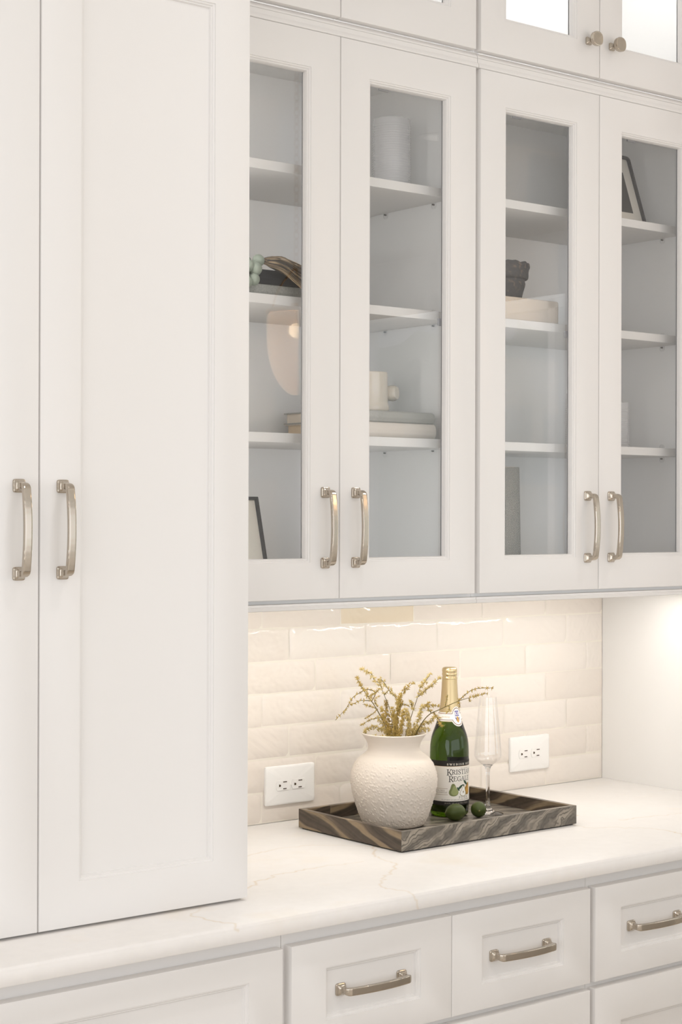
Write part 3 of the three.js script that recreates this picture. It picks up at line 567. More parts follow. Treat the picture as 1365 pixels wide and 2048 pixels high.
sprig('tall dried sprig right of centre with a forked feathery top beside the bottle neck', [
  { p: lineP([806, 1530, 0.0], [814, 1473, 0.0], [826, 1432, 0.0], [837, 1398, 0.0], [842, 1378, 0.0]), w: 0.0012, e: 0.0005, a: 0.86 },
  { p: lineP([842, 1379, 0.0], [850, 1370, 0.0], [862, 1354, 0.0]), a: 0.0, s: 0.0040, n: 2 },
  { p: lineP([838, 1398, 0.0], [848, 1390, 0.004], [858, 1382, 0.006], [868, 1374, 0.008], [880, 1362, 0.010]), a: 0.08, s: 0.0042, n: 2 },
  { p: lineP([830, 1424, 0.0], [826, 1420, 0.0], [824, 1404, -0.004]), a: 0.2, s: 0.0042, n: 2 },
], true);
sprig('longest dried sprig reaching right across the bottle neck towards the stemmed glass', [
  { p: lineP([818, 1530, -0.005], [832, 1474, -0.015], [849, 1440, -0.030], [862, 1426, -0.040], [876, 1419, -0.046], [914, 1401, -0.052], [943, 1392, -0.052], [972, 1385, -0.052]), w: 0.0014, e: 0.0004, a: 0.86, s: 0.0042 },
  { p: lineP([914, 1401, -0.052], [928, 1388, -0.052], [943, 1378, -0.052], [962, 1375, -0.052], [984, 1374, -0.052]), a: 0.05, s: 0.0062 },
  { p: lineP([889, 1413, -0.048], [891, 1402, -0.050], [894, 1388, -0.050]), a: 0.1, s: 0.0046, k: 0.7 },
  { p: lineP([896, 1409, -0.048], [897, 1418, -0.050], [893, 1424, -0.050]), a: 0.1, s: 0.0060 },
  { p: lineP([914, 1401, -0.052], [918, 1409, -0.052], [915, 1415, -0.052]), a: 0.2, s: 0.0062 },
  { p: lineP([936, 1395, -0.052], [937, 1402, -0.052]), a: 0.7, s: 0.0050 },
  { p: lineP([866, 1423, -0.042], [872, 1432, -0.044], [880, 1442, -0.046], [884, 1452, -0.046]), a: 0.1, s: 0.0045, n: 2 },
  { p: lineP([862, 1426, -0.04], [852, 1408, -0.036], [861, 1410, -0.036], [874, 1411, -0.040]), a: 0.05, s: 0.0042, n: 2 },
], false);
sprig('bushy low dried sprig filling the right half of the vase mouth', [
  { p: lineP([815, 1530], [826, 1468, -0.02], [838, 1440, -0.025], [846, 1412, -0.025]), a: 0.3, s: 0.0028, n: 2 },
  { p: lineP([812, 1530], [818, 1466, -0.03], [816, 1440, -0.035], [812, 1418, -0.03]), a: 0.3, s: 0.0026, n: 3 },
  { p: lineP([820, 1530], [836, 1472, 0.02], [850, 1455, 0.02], [866, 1448, 0.02], [872, 1440, 0.02]), a: 0.3, s: 0.0028, n: 2 },
  { p: lineP([814, 1530], [828, 1474, 0.01], [842, 1462, -0.02], [858, 1460, -0.02]), a: 0.35, s: 0.0026, n: 2 },
], true);
sprig('dense bushy dried sprig filling the middle of the vase mouth', [
  { p: lineP([790, 1530], [792, 1470, -0.03], [790, 1445, -0.035], [784, 1418, -0.035]), a: 0.3, s: 0.0024, n: 3 },
  { p: lineP([792, 1530], [800, 1470, -0.035], [804, 1445, -0.035], [808, 1424, -0.03]), a: 0.3, s: 0.0024, n: 3 },
  { p: lineP([788, 1530], [780, 1470, -0.02], [772, 1445, -0.02], [766, 1420, -0.02]), a: 0.3, s: 0.0026, n: 3 },
  { p: lineP([790, 1530], [790, 1470, 0.02], [796, 1446, 0.03], [804, 1412, 0.03]), a: 0.3, s: 0.0026, n: 3 },
  { p: lineP([790, 1530], [786, 1472, 0.02], [778, 1440, 0.03], [774, 1408, 0.03]), a: 0.3, s: 0.0030, n: 2 },
], false);
sprig('low dried sprig lying over the left lip of the vase', [
  { p: lineP([784, 1530], [778, 1474, 0.0], [764, 1462, 0.0], [748, 1459, 0.0], [734, 1466, 0.0], [733, 1472, 0.0]), a: 0.35, s: 0.0030, n: 2 },
  { p: lineP([782, 1530], [774, 1476, -0.03], [762, 1474, -0.038], [746, 1473, -0.040]), a: 0.4, s: 0.0030, n: 2 },
  { p: lineP([784, 1530], [776, 1470, -0.02], [766, 1452, -0.02], [758, 1436, -0.02]), a: 0.4, s: 0.0030, n: 2 },
], true);

{ // sparkling juice bottle
  const b = thing('bottle', 'green glass bottle with gold foil neck and white pear label, behind the limes', 'bottle', [2.293, FY, 0.2007]);
  const prof = smoothPts([[0.0330, 0.0006], [0.0376, 0.004], [0.0392, 0.012], [0.0394, 0.060], [0.0396, 0.110], [0.0394, 0.130], [0.0386, 0.1437], [0.0356, 0.1607], [0.0300, 0.1765], [0.0256, 0.1895], [0.0205, 0.2080], [0.0178, 0.2250], [0.0160, 0.2430], [0.0148, 0.2650], [0.0142, 0.2860]], 90);
  const rAt = (y) => { for (let i = 1; i < prof.length; i++) if (prof[i][1] >= y) { const [r0, y0] = prof[i - 1], [r1, y1] = prof[i]; return r0 + (r1 - r0) * (y - y0) / (y1 - y0); } return 0.0142; };
  part('glass_body', lathe([[0, 0.0075], [0.012, 0.0060], [0.026, 0.0012], [0.0300, 0.0004], ...prof, [0, 0.2862]], 72), M.bottle, b);
  const band = (y0, y1, off, a0, a1, n = 1, ns = 64) => { const pos = [], uv = [], idx = []; for (let j = 0; j <= n; j++) for (let i = 0; i <= ns; i++) { const y = y0 + (y1 - y0) * j / n, a = a0 + (a1 - a0) * i / ns, r = rAt(y) + off; pos.push(r * Math.sin(a), y, r * Math.cos(a)); uv.push(i / ns, j / n); } for (let j = 0; j < n; j++) for (let i = 0; i < ns; i++) { const k = j * (ns + 1) + i; idx.push(k, k + 1, k + ns + 2, k, k + ns + 2, k + ns + 1); } return geoFrom(pos, idx, uv); };
  // foil neck with fine pleats, and screw cap
  { const g = lathe([...[0.1905, 0.2, 0.208, 0.215, 0.225, 0.235, 0.245, 0.255, 0.265, 0.2745].map((y) => [rAt(y) + 0.0007, y])], 120), p = g.attributes.position; for (let i = 0; i < p.count; i++) { const a = Math.atan2(p.getX(i), p.getZ(i)), k = 1 + 0.012 * noise(a * 14, p.getY(i) * 40, 3) + 0.008 * Math.sin(a * 40); p.setX(i, p.getX(i) * k); p.setZ(i, p.getZ(i) * k); } g.computeVertexNormals(); part('foil', g, M.gold, b); }
  part('cap', lathe([[0.0146, 0.2740], [0.0153, 0.2745], [0.0156, 0.2765], [0.0150, 0.2785], [0.0146, 0.2795], [0.0146, 0.2815], [0.0154, 0.2830], [0.0156, 0.2850], [0.0149, 0.2868], [0.0147, 0.2880], [0.0153, 0.2895], [0.0153, 0.2925], [0.0150, 0.2950], [0.0138, 0.2972], [0.0110, 0.2984], [0, 0.2988]], 64), M.goldCap, b);
  const canvas = (w, h, f) => { const c = document.createElement('canvas'); c.width = w; c.height = h; f(c.getContext('2d'), w, h); const t = new THREE.CanvasTexture(c); t.colorSpace = THREE.SRGBColorSpace; return t; };
  // label wraps 280 degrees, the front at u = 0.5
  const A = 140 * Math.PI / 180, W = 2048, Hc = 1000, PX = W / (2 * A * 0.0396); // pixels per metre
  const lab = canvas(W, Hc, (c) => {
    const y0 = 0.0250, y1 = 0.1140, Y = (y) => Hc * (1 - (y - y0) / (y1 - y0)), cx = W / 2;
    c.fillStyle = '#1a1614'; c.fillRect(0, 0, W, Hc);
    c.fillStyle = '#cfa56a'; c.fillRect(0, Y(0.1031), W, 8);
    c.fillStyle = '#f2ece2'; c.fillRect(0, Y(0.1026), W, Y(0.0330) - Y(0.1026));
    c.textAlign = 'center'; c.textBaseline = 'middle';
    c.fillStyle = '#e9e1d2'; c.font = 'bold 62px serif'; c.fillText('S W E D I S H   R E C I P E', cx + 20, Y(0.1070));
    c.fillStyle = '#9a8f82'; c.font = '34px serif'; c.fillText('THE ORIGINAL', cx + 60, Y(0.0985));
    c.fillStyle = '#2a2420'; c.textAlign = 'left';
    const word = (big, rest, x, y) => { c.font = '190px serif'; c.fillText(big, x, y); const w0 = c.measureText(big).width; c.font = '150px serif'; c.fillText(rest, x + w0 - 14, y - 4); };
    c.save(); c.translate(cx - 370, Y(0.0908)); c.scale(0.92, 1.0); word('K', 'RISTIAN', 0, 0); c.restore();
    c.save(); c.translate(cx - 330, Y(0.0775)); c.scale(0.92, 1.0); word('R', 'EGALE', 0, 0); c.restore();
    // pears
    const pear = (x, y, s, col, rot) => { c.save(); c.translate(x, y); c.rotate(rot); c.scale(s, s); c.fillStyle = col; c.beginPath(); c.moveTo(0, -100); c.bezierCurveTo(36, -98, 34, -40, 58, -6); c.bezierCurveTo(92, 44, 66, 96, 0, 96); c.bezierCurveTo(-66, 96, -92, 44, -58, -6); c.bezierCurveTo(-34, -40, -36, -98, 0, -100); c.fill(); c.restore(); };
    const py = Y(0.0555);
    pear(cx - 215, py + 0, 1.45, '#7c8250', -0.08); pear(cx - 190, py + 10, 1.1, '#9da36c', -0.05);
    pear(cx + 150, py - 12, 1.42, '#a97f34', 0.3); pear(cx + 175, py + 4, 0.9, '#c99b45', 0.3);
    c.fillStyle = '#2f4a30'; for (const [x, y, r, a] of [[cx - 60, py - 60, 70, -0.7], [cx + 20, py - 100, 40, 0.2], [cx + 90, py - 150, 74, 0.75], [cx - 110, py - 20, 50, 1.0]]) { c.beginPath(); c.ellipse(x, y, r, r * 0.38, a, 0, 7); c.fill(); }
    pear(cx + 22, py + 40, 1.18, '#8f8454', 0.15); pear(cx + 22, py + 40, 1.05, '#fbf9f2', 0.15);
    c.fillStyle = '#9c8a6a'; c.beginPath(); c.ellipse(cx + 22, py + 52, 15, 24, 0.1, 0, 7); c.fill();
    c.fillStyle = '#5b534a'; c.textAlign = 'center'; c.font = '70px serif'; c.fillText('P E A R', cx + 20, Y(0.0405));
    c.font = '36px serif'; c.fillText('FLAVORED SPARKLING JUICE BEVERAGE', cx - 120, Y(0.0358));
    c.fillStyle = '#8c6a4a'; for (const y of [0.0585, 0.0465]) c.fillRect(cx - 760, Y(y), 420, 6);
    c.fillStyle = '#8b7c6c'; c.font = '46px serif'; c.fillText('GLUTEN FREE', cx - 560, Y(0.0545)); c.fillText('NON-ALCOHOLIC', cx - 540, Y(0.0505));
    c.fillStyle = '#b9b0a2'; c.font = '40px serif'; c.fillText('25.4 FL. OZ. (1.58 PTS.) 750 mL', cx - 120, Y(0.0290)); c.fillText('K', cx + 330, Y(0.0290));
  });
  part('front_label', band(0.0250, 0.1140, 0.0003, -A, A, 2, 72), std({ map: lab, roughness: 0.6 }), b, 'white paper label with pears between dark bands');
  const an = Math.PI, neck = canvas(2048, 512, (c, w, h) => {
    c.clearRect(0, 0, w, h);
    const shape = (g) => { const r = 196 - g; c.beginPath(); c.rect(0, 158 + g, w, 210 - 2 * g); c.fill(); c.beginPath(); c.ellipse(w / 2, h / 2, r, r * 1.22, 0, 0, 7); c.fill(); };
    c.fillStyle = '#fbf7f0'; shape(0); c.fillStyle = '#7b4a2a'; shape(22); c.fillStyle = '#fbf7f0'; shape(36);
    c.fillStyle = '#c9b28c'; c.textAlign = 'center'; c.textBaseline = 'middle'; c.font = 'italic 56px serif'; c.fillText('sparkling', w / 2 - 360, h / 2 + 8); c.fillText('sparkling', w / 2 + 360, h / 2 + 8);
    c.fillStyle = '#6a66a6'; c.fillRect(w / 2 - 78, 118, 156, 132); c.fillStyle = '#f3efe8'; c.font = 'bold 112px serif'; c.fillText('KR', w / 2, 188);
    c.fillStyle = '#565393'; c.beginPath(); c.moveTo(w / 2 - 84, 270); c.lineTo(w / 2 - 30, 290); c.lineTo(w / 2 - 40, 370); c.closePath(); c.fill(); c.beginPath(); c.moveTo(w / 2 + 84, 270); c.lineTo(w / 2 + 30, 290); c.lineTo(w / 2 + 40, 370); c.closePath(); c.fill();
    c.fillStyle = '#c79a52'; c.beginPath(); c.ellipse(w / 2, 330, 40, 74, 0, 0, 7); c.fill();
  });
  part('neck_label', band(0.1800, 0.2215, 0.0012, -an, an, 12, 96), std({ map: neck, roughness: 0.6, transparent: true, alphaTest: 0.5 }), b, 'white neck label with a round crest badge');
}
{ // champagne flute
  const g = thing('flute_glass', 'tall clear stemmed flute glass standing on the tray', 'glass', [2.3589, FY, 0.2439]);
  const outP = smoothPts([[0.0315, 0.0004], [0.0318, 0.0012], [0.0280, 0.0024], [0.0160, 0.0056], [0.0085, 0.0120], [0.0050, 0.0220], [0.0040, 0.0400], [0.0038, 0.0700], [0.0042, 0.0860], [0.0062, 0.0950], [0.0120, 0.1010], [0.0215, 0.1075], [0.0262, 0.1130], [0.0276, 0.1190], [0.0270, 0.1320], [0.0240, 0.1700], [0.0205, 0.2050], [0.0172, 0.2376]], 120);
  const inP = smoothPts([[0.0165, 0.2377], [0.0197, 0.2050], [0.0232, 0.1700], [0.0262, 0.1320], [0.0266, 0.1195], [0.0248, 0.1140], [0.0200, 0.1088], [0.0100, 0.1040], [0.0, 0.1024]], 60);
  const bowlOut = outP.filter(([r, y]) => y > 0.1005), stemOut = outP.filter(([r, y]) => y <= 0.1005);
  part('bowl', lathe([[0.0, 0.1016], [0.006, 0.1018], ...bowlOut, [0.0169, 0.2380], ...inP.slice(0, -12)], 72), M.thinGlass, g);
  part('stem', lathe([[0, 0.0004], ...stemOut, [0.0090, 0.1008], [0, 0.1014]], 64), M.clearGlass, g);
}
function lime(name, label, rx, ry, pos, turn, tilt) {
  const n = 44, pos_ = [], idx = [];
  const g = new THREE.SphereGeometry(1, 40, 28); g.rotateZ(Math.PI / 2); const p = g.attributes.position;
  for (let i = 0; i < p.count; i++) { let x = p.getX(i), y = p.getY(i), z = p.getZ(i); const tip = Math.max(0, Math.abs(x) - 0.86) / 0.14, d = 1 + 0.018 * noise(x * 2.2, y * 2.2, z * 2.2) + 0.006 * noise(x * 16, y * 16, z * 16); p.setXYZ(i, x * rx * (d + 0.06 * tip * tip), y * ry * d, z * ry * d); }
  g.computeVertexNormals();
  const t = thing(name, label, 'lime', pos, turn); const b = part('fruit', g, M.lime, t); b.rotation.z = tilt; b.position.y = ry;
  const s = part('stem_end', lathe([[0, 0.0012], [0.0012, 0.0010], [0.0019, 0.0002], [0.0021, -0.0008]], 16).rotateZ(Math.PI / 2), M.limeStem, t); s.position.set(-rx * 1.035 * Math.cos(tilt), ry - rx * 1.035 * Math.sin(tilt), 0); s.rotation.z = tilt;
}
lime('lime', 'larger dark green lime lying in front of the bottle', 0.0202, 0.0168, [2.2562, FY, 0.2600], 0.45 - 0.9, 0.06);
lime('lime', 'smaller green lime in front of the flute glass foot', 0.0180, 0.0156, [2.3195, FY, 0.2590], 0.9, 0.0);

// ------------------------------------------------------------------ things behind the glass doors
// a book lying flat: spine towards the room, head to the left
function flatBook(label, x0, x1, y, h, z0, z1, cover, pages, spineR) {
  const t = thing('book', label, 'book', [x0, y, 0]), b = 0.0022, pts = [], N = 10, zc = z1 - spineR;
  pts.push([z0, 0], [zc, 0]); for (let i = 1; i < N; i++) { const a = -Math.PI / 2 + Math.PI * i / N; pts.push([zc + spineR * Math.cos(a), h / 2 + h / 2 * Math.sin(a)]); } pts.push([zc, h], [z0, h], [z0, h - b], [zc - 0.002, h - b]);
  for (let i = N - 1; i >= 1; i--) { const a = -Math.PI / 2 + Math.PI * i / N; pts.push([zc - 0.002 + (spineR - 0.0015) * Math.cos(a), h / 2 + (h / 2 - b) * Math.sin(a)]); } pts.push([zc - 0.002, b], [z0, b]);
  part('cover', metreUV(prismX(pts, 0, x1 - x0, 0.7), 9, 9), cover, t);
  part('pages', bx(0.004, x1 - x0 - 0.004, b + 0.0001, h - b - 0.0001, z0 + 0.006, zc - 0.003), pages, t);
  return t;
}
const S1 = 1.6826, S2 = 1.9325, S3 = 2.1747, SB = 1.3899;
const creamB = flatBook('cream linen book at the bottom of the two under the mug', 2.003, 2.2150, S1, 0.0308, 0.030, 0.246, M.linenCream, M.pagesTan, 0.010);
flatBook('sage grey linen book lying on top of the cream one, under the mug', 2.000, 2.2130, S1 + 0.0309, 0.0222, 0.030, 0.244, M.linenSage, M.pages, 0.009);
{ // mug with a ball-like loop handle
  const t = thing('mug', 'glossy beige ceramic mug with a round loop handle, on two stacked books', 'mug', [2.1170, S1 + 0.0532, 0.160]);
  part('body', lathe([...smoothPts([[0, 0.0004], [0.030, 0.0004], [0.0365, 0.003], [0.0378, 0.011], [0.0355, 0.021], [0.0345, 0.040], [0.0345, 0.064], [0.0342, 0.0790]], 50), [0.0335, 0.0800], [0.0325, 0.0794], [0.0318, 0.076], [0.0315, 0.03], [0.030, 0.008], [0, 0.006]], 56), M.ceramic, t);
  const h = part('handle', superLoft([[-0.0115, 0.0090, 0.0090, 2], [-0.0105, 0.0130, 0.0130, 2], [-0.006, 0.0158, 0.0158, 2], [0, 0.0166, 0.0166, 2], [0.006, 0.0158, 0.0158, 2], [0.0105, 0.0130, 0.0130, 2], [0.0115, 0.0090, 0.0090, 2]], 32), M.ceramic, t);
  h.position.set(0.0345 * 0.95 + 0.0135, 0.0405, 0.012); h.rotation.y = 0.5;
}
function tumbler(label, r, h, pos, rows, group) {
  const t = thing('tumbler', label, 'glass', pos, 0, group), seg = 108, P = [], idx = [], ny = Math.round(h / 0.0007);
  for (let j = 0; j <= ny; j++) for (let i = 0; i < seg; i++) { const y = h * j / ny, a = 2 * Math.PI * i / seg, s = Math.max(0, Math.sin(y / h * Math.PI * rows)), bead = Math.abs(Math.cos(a * 27)); const k = smooth(0.004, 0.012, y) * (1 - smooth(h - 0.016, h - 0.008, y)); const R = r - 0.0010 + 0.0010 * k * (0.35 * s + 0.65 * s * bead) - 0.004 * (1 - smooth(0, 0.004, y)); P.push(R * Math.cos(a), y, R * Math.sin(a)); }
  for (let j = 0; j < ny; j++) for (let i = 0; i < seg; i++) { const k = (i + 1) % seg, a = j * seg; idx.push(a + i, a + seg + k, a + k, a + i, a + seg + i, a + seg + k); }
  part('body', merge([geoFrom(P, idx), lathe([[r - 0.0014, h], [r - 0.0018, h + 0.0006], [r - 0.0030, h], [r - 0.0036, h * 0.5], [r - 0.005, 0.008], [0, 0.007]], seg), lathe([[0, 0.0002], [r - 0.0054, 0.0002], [r - 0.0054, 0.0008]], seg)]), M.hobnail, t);
  return t;
}
tumbler('tall clear glass tumbler with rows of raised dots, alone on the highest shelf', 0.0385, 0.146, [2.1655, S3, 0.165], 62);
tumbler('clear dotted glass tumbler half hidden by the stile, beside the pane with the rustic pot', 0.0380, 0.118, [2.7120, S1, 0.170], 50);
tumbler('shorter clear dotted glass tumbler on the lowest shelf of the end pane', 0.0372, 0.1025, [2.8195, S1, 0.158], 44);
{ // rustic pot on a linen box
  const t = thing('box', 'cream linen covered box on a shelf, under the rustic pot', 'box', [2.4590, S2, 0.150]);
  part('block', metreUV(bx(-0.0950, 0.0950, 0, 0.0498, -0.1010, 0.1010, 0.005), 7, 7), M.linenTan, t);
  const p = thing('pot', 'dark charred looking rustic pot with a thick collar, on a linen box', 'pot', [2.4530, S2 + 0.0500, 0.160]);
  const prof = smoothPts([[0, 0.0006], [0.046, 0.0006], [0.0545, 0.002], [0.0605, 0.020], [0.0645, 0.035], [0.0640, 0.0435], [0.0690, 0.0455], [0.0715, 0.0490], [0.0712, 0.0600], [0.0730, 0.0690], [0.0745, 0.0720], [0.0730, 0.0770], [0.0690, 0.0780], [0.0640, 0.0740], [0.058, 0.050], [0.050, 0.012], [0, 0.010]], 120);
  const g = lathe(prof, 120), q = g.attributes.position, col = new Float32Array(q.count * 3);
  for (let i = 0; i < q.count; i++) { const x = q.getX(i), y = q.getY(i), z = q.getZ(i), a = Math.atan2(x, z), k = 1 + 0.035 * fbm(Math.sin(a) * 5, y * 60, Math.cos(a) * 5, 4); q.setX(i, x * k); q.setZ(i, z * k); q.setY(i, y + (y > 0.07 ? 0.006 * noise(Math.sin(a) * 4, Math.cos(a) * 4, 8) : 0)); const s = smooth(0.05, 0.4, fbm(Math.sin(a) * 9, y * 130, Math.cos(a) * 9 + 4, 3)), c = mixc([0.75, 0.75, 0.78], [2.0, 1.6, 1.3], s); col[3 * i] = c[0] * 0.5; col[3 * i + 1] = c[1] * 0.5; col[3 * i + 2] = c[2] * 0.5; }
  g.setAttribute('color', new THREE.BufferAttribute(col, 3)); g.computeVertexNormals();
  const m = finish(new THREE.Mesh(g, std({ color: '#7a7775', roughness: 0.95, vertexColors: true }))); m.name = 'body'; p.add(m);
}
{ // standing woven book
  const t = thing('book', 'upright book bound in coarse grey woven cloth, on the cabinet floor below the pot', 'book', [2.4750, SB + 0.0008, 0.110]); t.rotation.z = 0.028;
  const g = superLoft([[-0.122, 0.0225, 0.090, 14], [-0.120, 0.0232, 0.0912, 14], [0.120, 0.0232, 0.0912, 14], [0.122, 0.0225, 0.090, 14]], 40).rotateX(-Math.PI / 2).translate(0, 0.122, 0);
  part('cover', metreUV(g, 18, 18), M.woven, t);
  part('pages', bx(-0.019, 0.019, 0.002, 0.2455, -0.086, 0.080), M.pages, t);
}
function pictureFrame(label, w, h, pos, lean, rad, bar, hasPrint, yaw = 0) {
  const t = thing('picture_frame', label, 'picture frame', pos, yaw); t.rotation.order = 'YXZ'; t.rotation.x = -lean;
  const rect = (s, a, b, x0, x1, r) => { s.moveTo(x0 + r, a); s.lineTo(x1 - r, a); s.absarc(x1 - r, a + r, r, -Math.PI / 2, 0, false); s.lineTo(x1, b - r); s.absarc(x1 - r, b - r, r, 0, Math.PI / 2, false); s.lineTo(x0 + r, b); s.absarc(x0 + r, b - r, r, Math.PI / 2, Math.PI, false); s.lineTo(x0, a + r); s.absarc(x0 + r, a + r, r, Math.PI, 1.5 * Math.PI, false); return s; };
  const s = rect(new THREE.Shape(), 0, h, -w, 0, rad); s.holes.push(rect(new THREE.Path(), bar, h - bar, -w + bar, -bar, Math.max(0.0006, rad - bar)));
  part('frame', new THREE.ExtrudeGeometry(s, { depth: 0.012, bevelEnabled: true, bevelSize: 0.0005, bevelThickness: 0.0006, bevelSegments: 1, curveSegments: 10 }), M.frameBlack, t);
  part('mat_board', bx(-w + bar * 0.7, -bar * 0.7, bar * 0.7, h - bar * 0.7, 0.001, 0.006), M.mat, t);
  if (hasPrint) part('picture', bx(-w + 0.030, -0.0300, 0.030, h - 0.040, 0.0060, 0.0068), M.print, t);
  return t;
}
pictureFrame('thin black frame with rounded corners, cream mat and dark picture, on the highest shelf', 0.125, 0.1710, [2.8660, S3 + 0.0006, 0.206], 0.32, 0.010, 0.0045, true);
pictureFrame('small thin black frame with a pale blank picture, on the cabinet floor beside the pantry', 0.13, 0.1800, [1.8800, SB + 0.0006, 0.1440], 0.255, 0.0012, 0.0045, false);
{ // beads draped over dark and grey books
  flatBook('grey linen book lying under the dark one on the middle shelf beside the pantry', 1.640, 1.9130, S2, 0.0230, 0.040, 0.238, M.linenGrey, M.pages, 0.004);
  flatBook('dark charcoal book lying on the grey linen book, under the beads', 1.655, 1.9050, S2 + 0.0231, 0.0275, 0.045, 0.236, M.linenDark, M.pages, 0.004);
  const t = thing('bead_garland', 'sage green wooden bead garland with a twine tassel draped over stacked books', 'beads', [1.7820, S2 + 0.0506, 0.225]);
  const sph = new THREE.SphereGeometry(0.0114, 28, 20), spots = [[0.0070, 0.0140, 0.012], [-0.0105, 0.0120, -0.004], [-0.0090, -0.0040, 0.0245], [-0.0240, 0.0005, 0.024], [-0.0135, -0.0235, 0.0262], [-0.028, 0.0118, -0.02], [-0.040, 0.0118, -0.036], [-0.055, 0.0118, -0.050], [-0.036, -0.008, 0.0245], [-0.030, -0.029, 0.0258], [-0.071, 0.0118, -0.062], [-0.088, 0.0118, -0.068]];
  spots.forEach(([x, y, z], i) => { const b = part('bead', sph, M.bead, t); b.position.set(x, y, z); if (i === 2) b.scale.setScalar(1.12); });
  const strands = [], pale = [], dark = [];
  for (let i = 0; i < 64; i++) {
    const u = i / 63, v = rr(-0.5, 0.5), e = (a, b) => a + (b - a) * u + 0.002 * rr(-1, 1);
    const P = [V(0.0165, e(0.0165, 0.0105), 0.0150 + 0.003 * v), V(0.030, e(0.0215, 0.0045), 0.020 + 0.010 * v), V(0.052, e(0.0225, -0.0045), 0.024 + 0.012 * v), V(0.076, e(0.0145, -0.0190), 0.026 + 0.012 * v), V(0.101, e(0.0065, -0.0400), 0.029 + 0.012 * v), V(0.124 - 0.012 * u, e(-0.012, -0.050), 0.031 + 0.012 * v)];
    for (const p of P) p.z = Math.max(p.z, p.y > 0.002 ? 0.002 : 0.0145), p.z = p.y < -0.026 ? Math.max(p.z, 0.0340) : p.z;
    (i % 3 === 0 ? pale : i % 3 === 1 ? dark : strands).push(tube(P, 0.0010, 0.0008, 14, 5));
  }
  const a = part('tassel', merge(strands), M.twine, t); a.userData.kind = 'stuff'; const b2 = part('tassel_strands', merge(pale), M.twinePale, t); b2.userData.kind = 'stuff'; const b3 = part('tassel_strands', merge(dark), M.twineDark, t); b3.userData.kind = 'stuff';
}

// ------------------------------------------------------------------ ceiling lights and the pendant that the panes mirror
{
  const t = thing('recessed_light', 'round recessed ceiling light with a white trim ring', 'light', [1.55, H, 1.30], 0, 'recessed ceiling lights over the kitchen');
  part('trim_ring', lathe([[0.058, -0.004], [0.064, -0.007], [0.080, -0.004], [0.084, -0.0005], [0.058, -0.0005]], 40), M.plastic, t);
  part('lens', lathe([[0, -0.0045], [0.050, -0.0045], [0.057, -0.0030], [0.057, -0.0008]], 40), M.glow, t);
  const spots = [[1.55, 1.30], [-0.1, 1.30], [3.15, 1.15], [4.6, 1.30], [-0.1, 2.95], [1.55, 2.95], [3.05, 3.4], [4.5, 2.95], [-0.1, 4.7], [1.55, 4.7], [3.05, 4.9], [4.6, 4.7]];
  spots.forEach(([x, z], i) => {
    if (i) dup(t, [x, H, z]);
    const s = new THREE.SpotLight(CAN.color, CAN.intensity, 0, 1.25, 1, 2); s.position.set(x, H - 0.012, z); s.target.position.set(x, 0, z); s.castShadow = true; s.shadow.radius = 2.5; scene.add(s, s.target);
  });
}
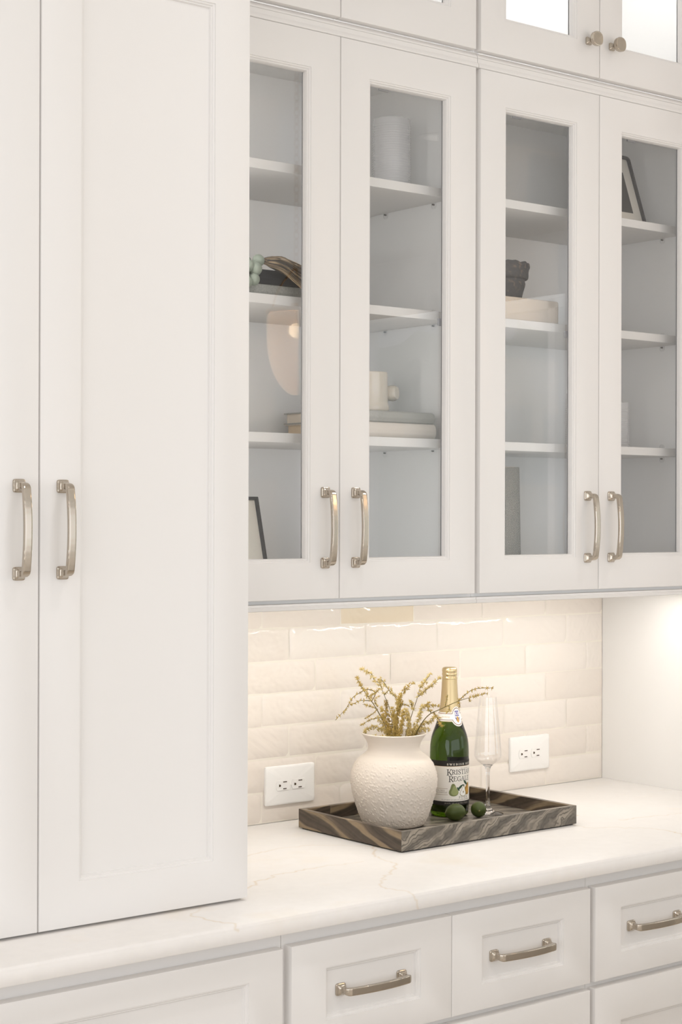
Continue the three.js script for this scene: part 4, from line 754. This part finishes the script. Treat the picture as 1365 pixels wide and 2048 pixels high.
{
  const t = thing('pendant_light', 'cut glass bell jar pendant lamp on a brass chain, mirrored in the pane', 'pendant lamp', [3.235, 2.06, 2.2]);
  const g = lathe([...smoothPts([[0.0, -0.145], [0.016, -0.143], [0.040, -0.125], [0.070, -0.080], [0.088, -0.02], [0.094, 0.05], [0.093, 0.110], [0.088, 0.118]], 70), [0.0865, 0.118], ...smoothPts([[0.0905, 0.110], [0.0915, 0.05], [0.0855, -0.02], [0.0675, -0.078], [0.038, -0.122], [0.0, -0.141]], 50)], 120);
  const p = g.attributes.position; for (let i = 0; i < p.count; i++) { const a = Math.atan2(p.getX(i), p.getZ(i)), y = p.getY(i), r = Math.hypot(p.getX(i), p.getZ(i)); if (r > 0.087) { const c = Math.max(Math.cos(18 * a + y * 190), Math.cos(18 * a - y * 190)), k = 1 - 0.030 * Math.max(0, c) ** 4 * smooth(-0.04, 0.0, y); p.setX(i, p.getX(i) * k); p.setZ(i, p.getZ(i) * k); } } g.computeVertexNormals();
  part('bell_glass', g, phys({ color: '#fff4e6', transmission: 0.62, thickness: 0, roughness: 0.3, ior: 1.5 }), t);
  part('top_ring', lathe([[0.080, 0.116], [0.097, 0.116], [0.099, 0.122], [0.097, 0.130], [0.080, 0.130], [0.080, 0.116]], 60), M.brass, t);
  part('socket', lathe([[0, 0.150], [0.016, 0.150], [0.017, 0.100], [0.012, 0.090], [0, 0.090]], 28), M.brass, t);
  part('bulb', new THREE.SphereGeometry(0.024, 24, 18).translate(0, 0.062, 0), M.glowBulb, t);
  const arms = []; for (let k = 0; k < 3; k++) { const a = 2 * Math.PI * k / 3; arms.push(tube([V(0.088 * Math.cos(a), 0.125, 0.088 * Math.sin(a)), V(0.060 * Math.cos(a), 0.20, 0.060 * Math.sin(a)), V(0.008 * Math.cos(a), 0.26, 0.008 * Math.sin(a))], 0.003, 0.003, 16, 8)); }
  part('hanger', merge(arms), M.brass, t);
  const links = []; for (let i = 0; i < 26; i++) { const l = new THREE.TorusGeometry(0.011, 0.0024, 8, 18); l.scale(0.72, 1.35, 1); if (i % 2) l.rotateY(Math.PI / 2); l.translate(0, 0.27 + i * 0.0245, 0); links.push(l); }
  const ch = part('chain', merge(links), M.brass, t); ch.userData.kind = 'stuff';
  part('canopy', lathe([[0, 0.9898], [0.062, 0.9898], [0.062, 0.982], [0.030, 0.966], [0.006, 0.955], [0.006, 0.9], [0, 0.9]], 40), M.brass, t);
  const l = new THREE.PointLight(PENDANT.color, PENDANT.intensity, 0, 2); l.position.set(3.235, 2.122, 2.2); l.castShadow = true; scene.add(l);
}
{ // unseen island out of view under the pendant, placed to shade the drawers
  const t = thing('unseen_kitchen_island', 'unseen white kitchen island with a pale stone top, placed to shade the drawers', 'kitchen island', [3.1, 0, 2.35]);
  part('base', bx(-1.5, 1.5, 0, 0.885, -0.33, 0.33, 0.002), M.cabinet, t); part('island_top', bx(-1.56, 1.56, 0.8852, 0.915, -0.37, 0.37, 0.004), M.panel, t);
}
{ // garden beyond the side window, seen only as green in the pulls
  const g = new THREE.BoxGeometry(1.2, 3.4, 14, 12, 40, 120), p = g.attributes.position; for (let i = 0; i < p.count; i++) { const x = p.getX(i), y = p.getY(i), z = p.getZ(i), k = fbm(x * 2, y * 2.2, z * 2.2, 4) * 0.55; p.setX(i, x + k * Math.sign(x || 1)); p.setY(i, y + (y > 1 ? k : 0)); } g.computeVertexNormals();
  const t = thing('hedge', 'clipped green garden hedge outside the side window', 'hedge', [11.5, 1.4, 5.0]); part('foliage', g, M.hedge, t);
  const m = structure('lawn', bx(6.7, 24, -0.45, -0.30, -8, 20), M.lawn);
}

// ------------------------------------------------------------------ hand over
const renderer = new THREE.WebGLRenderer({ antialias: true });
renderer.toneMapping = THREE.LinearToneMapping;
renderer.toneMappingExposure = EXPOSURE;
renderer.shadowMap.enabled = true;
renderer.shadowMap.type = THREE.PCFSoftShadowMap;
renderer.render(scene, camera);
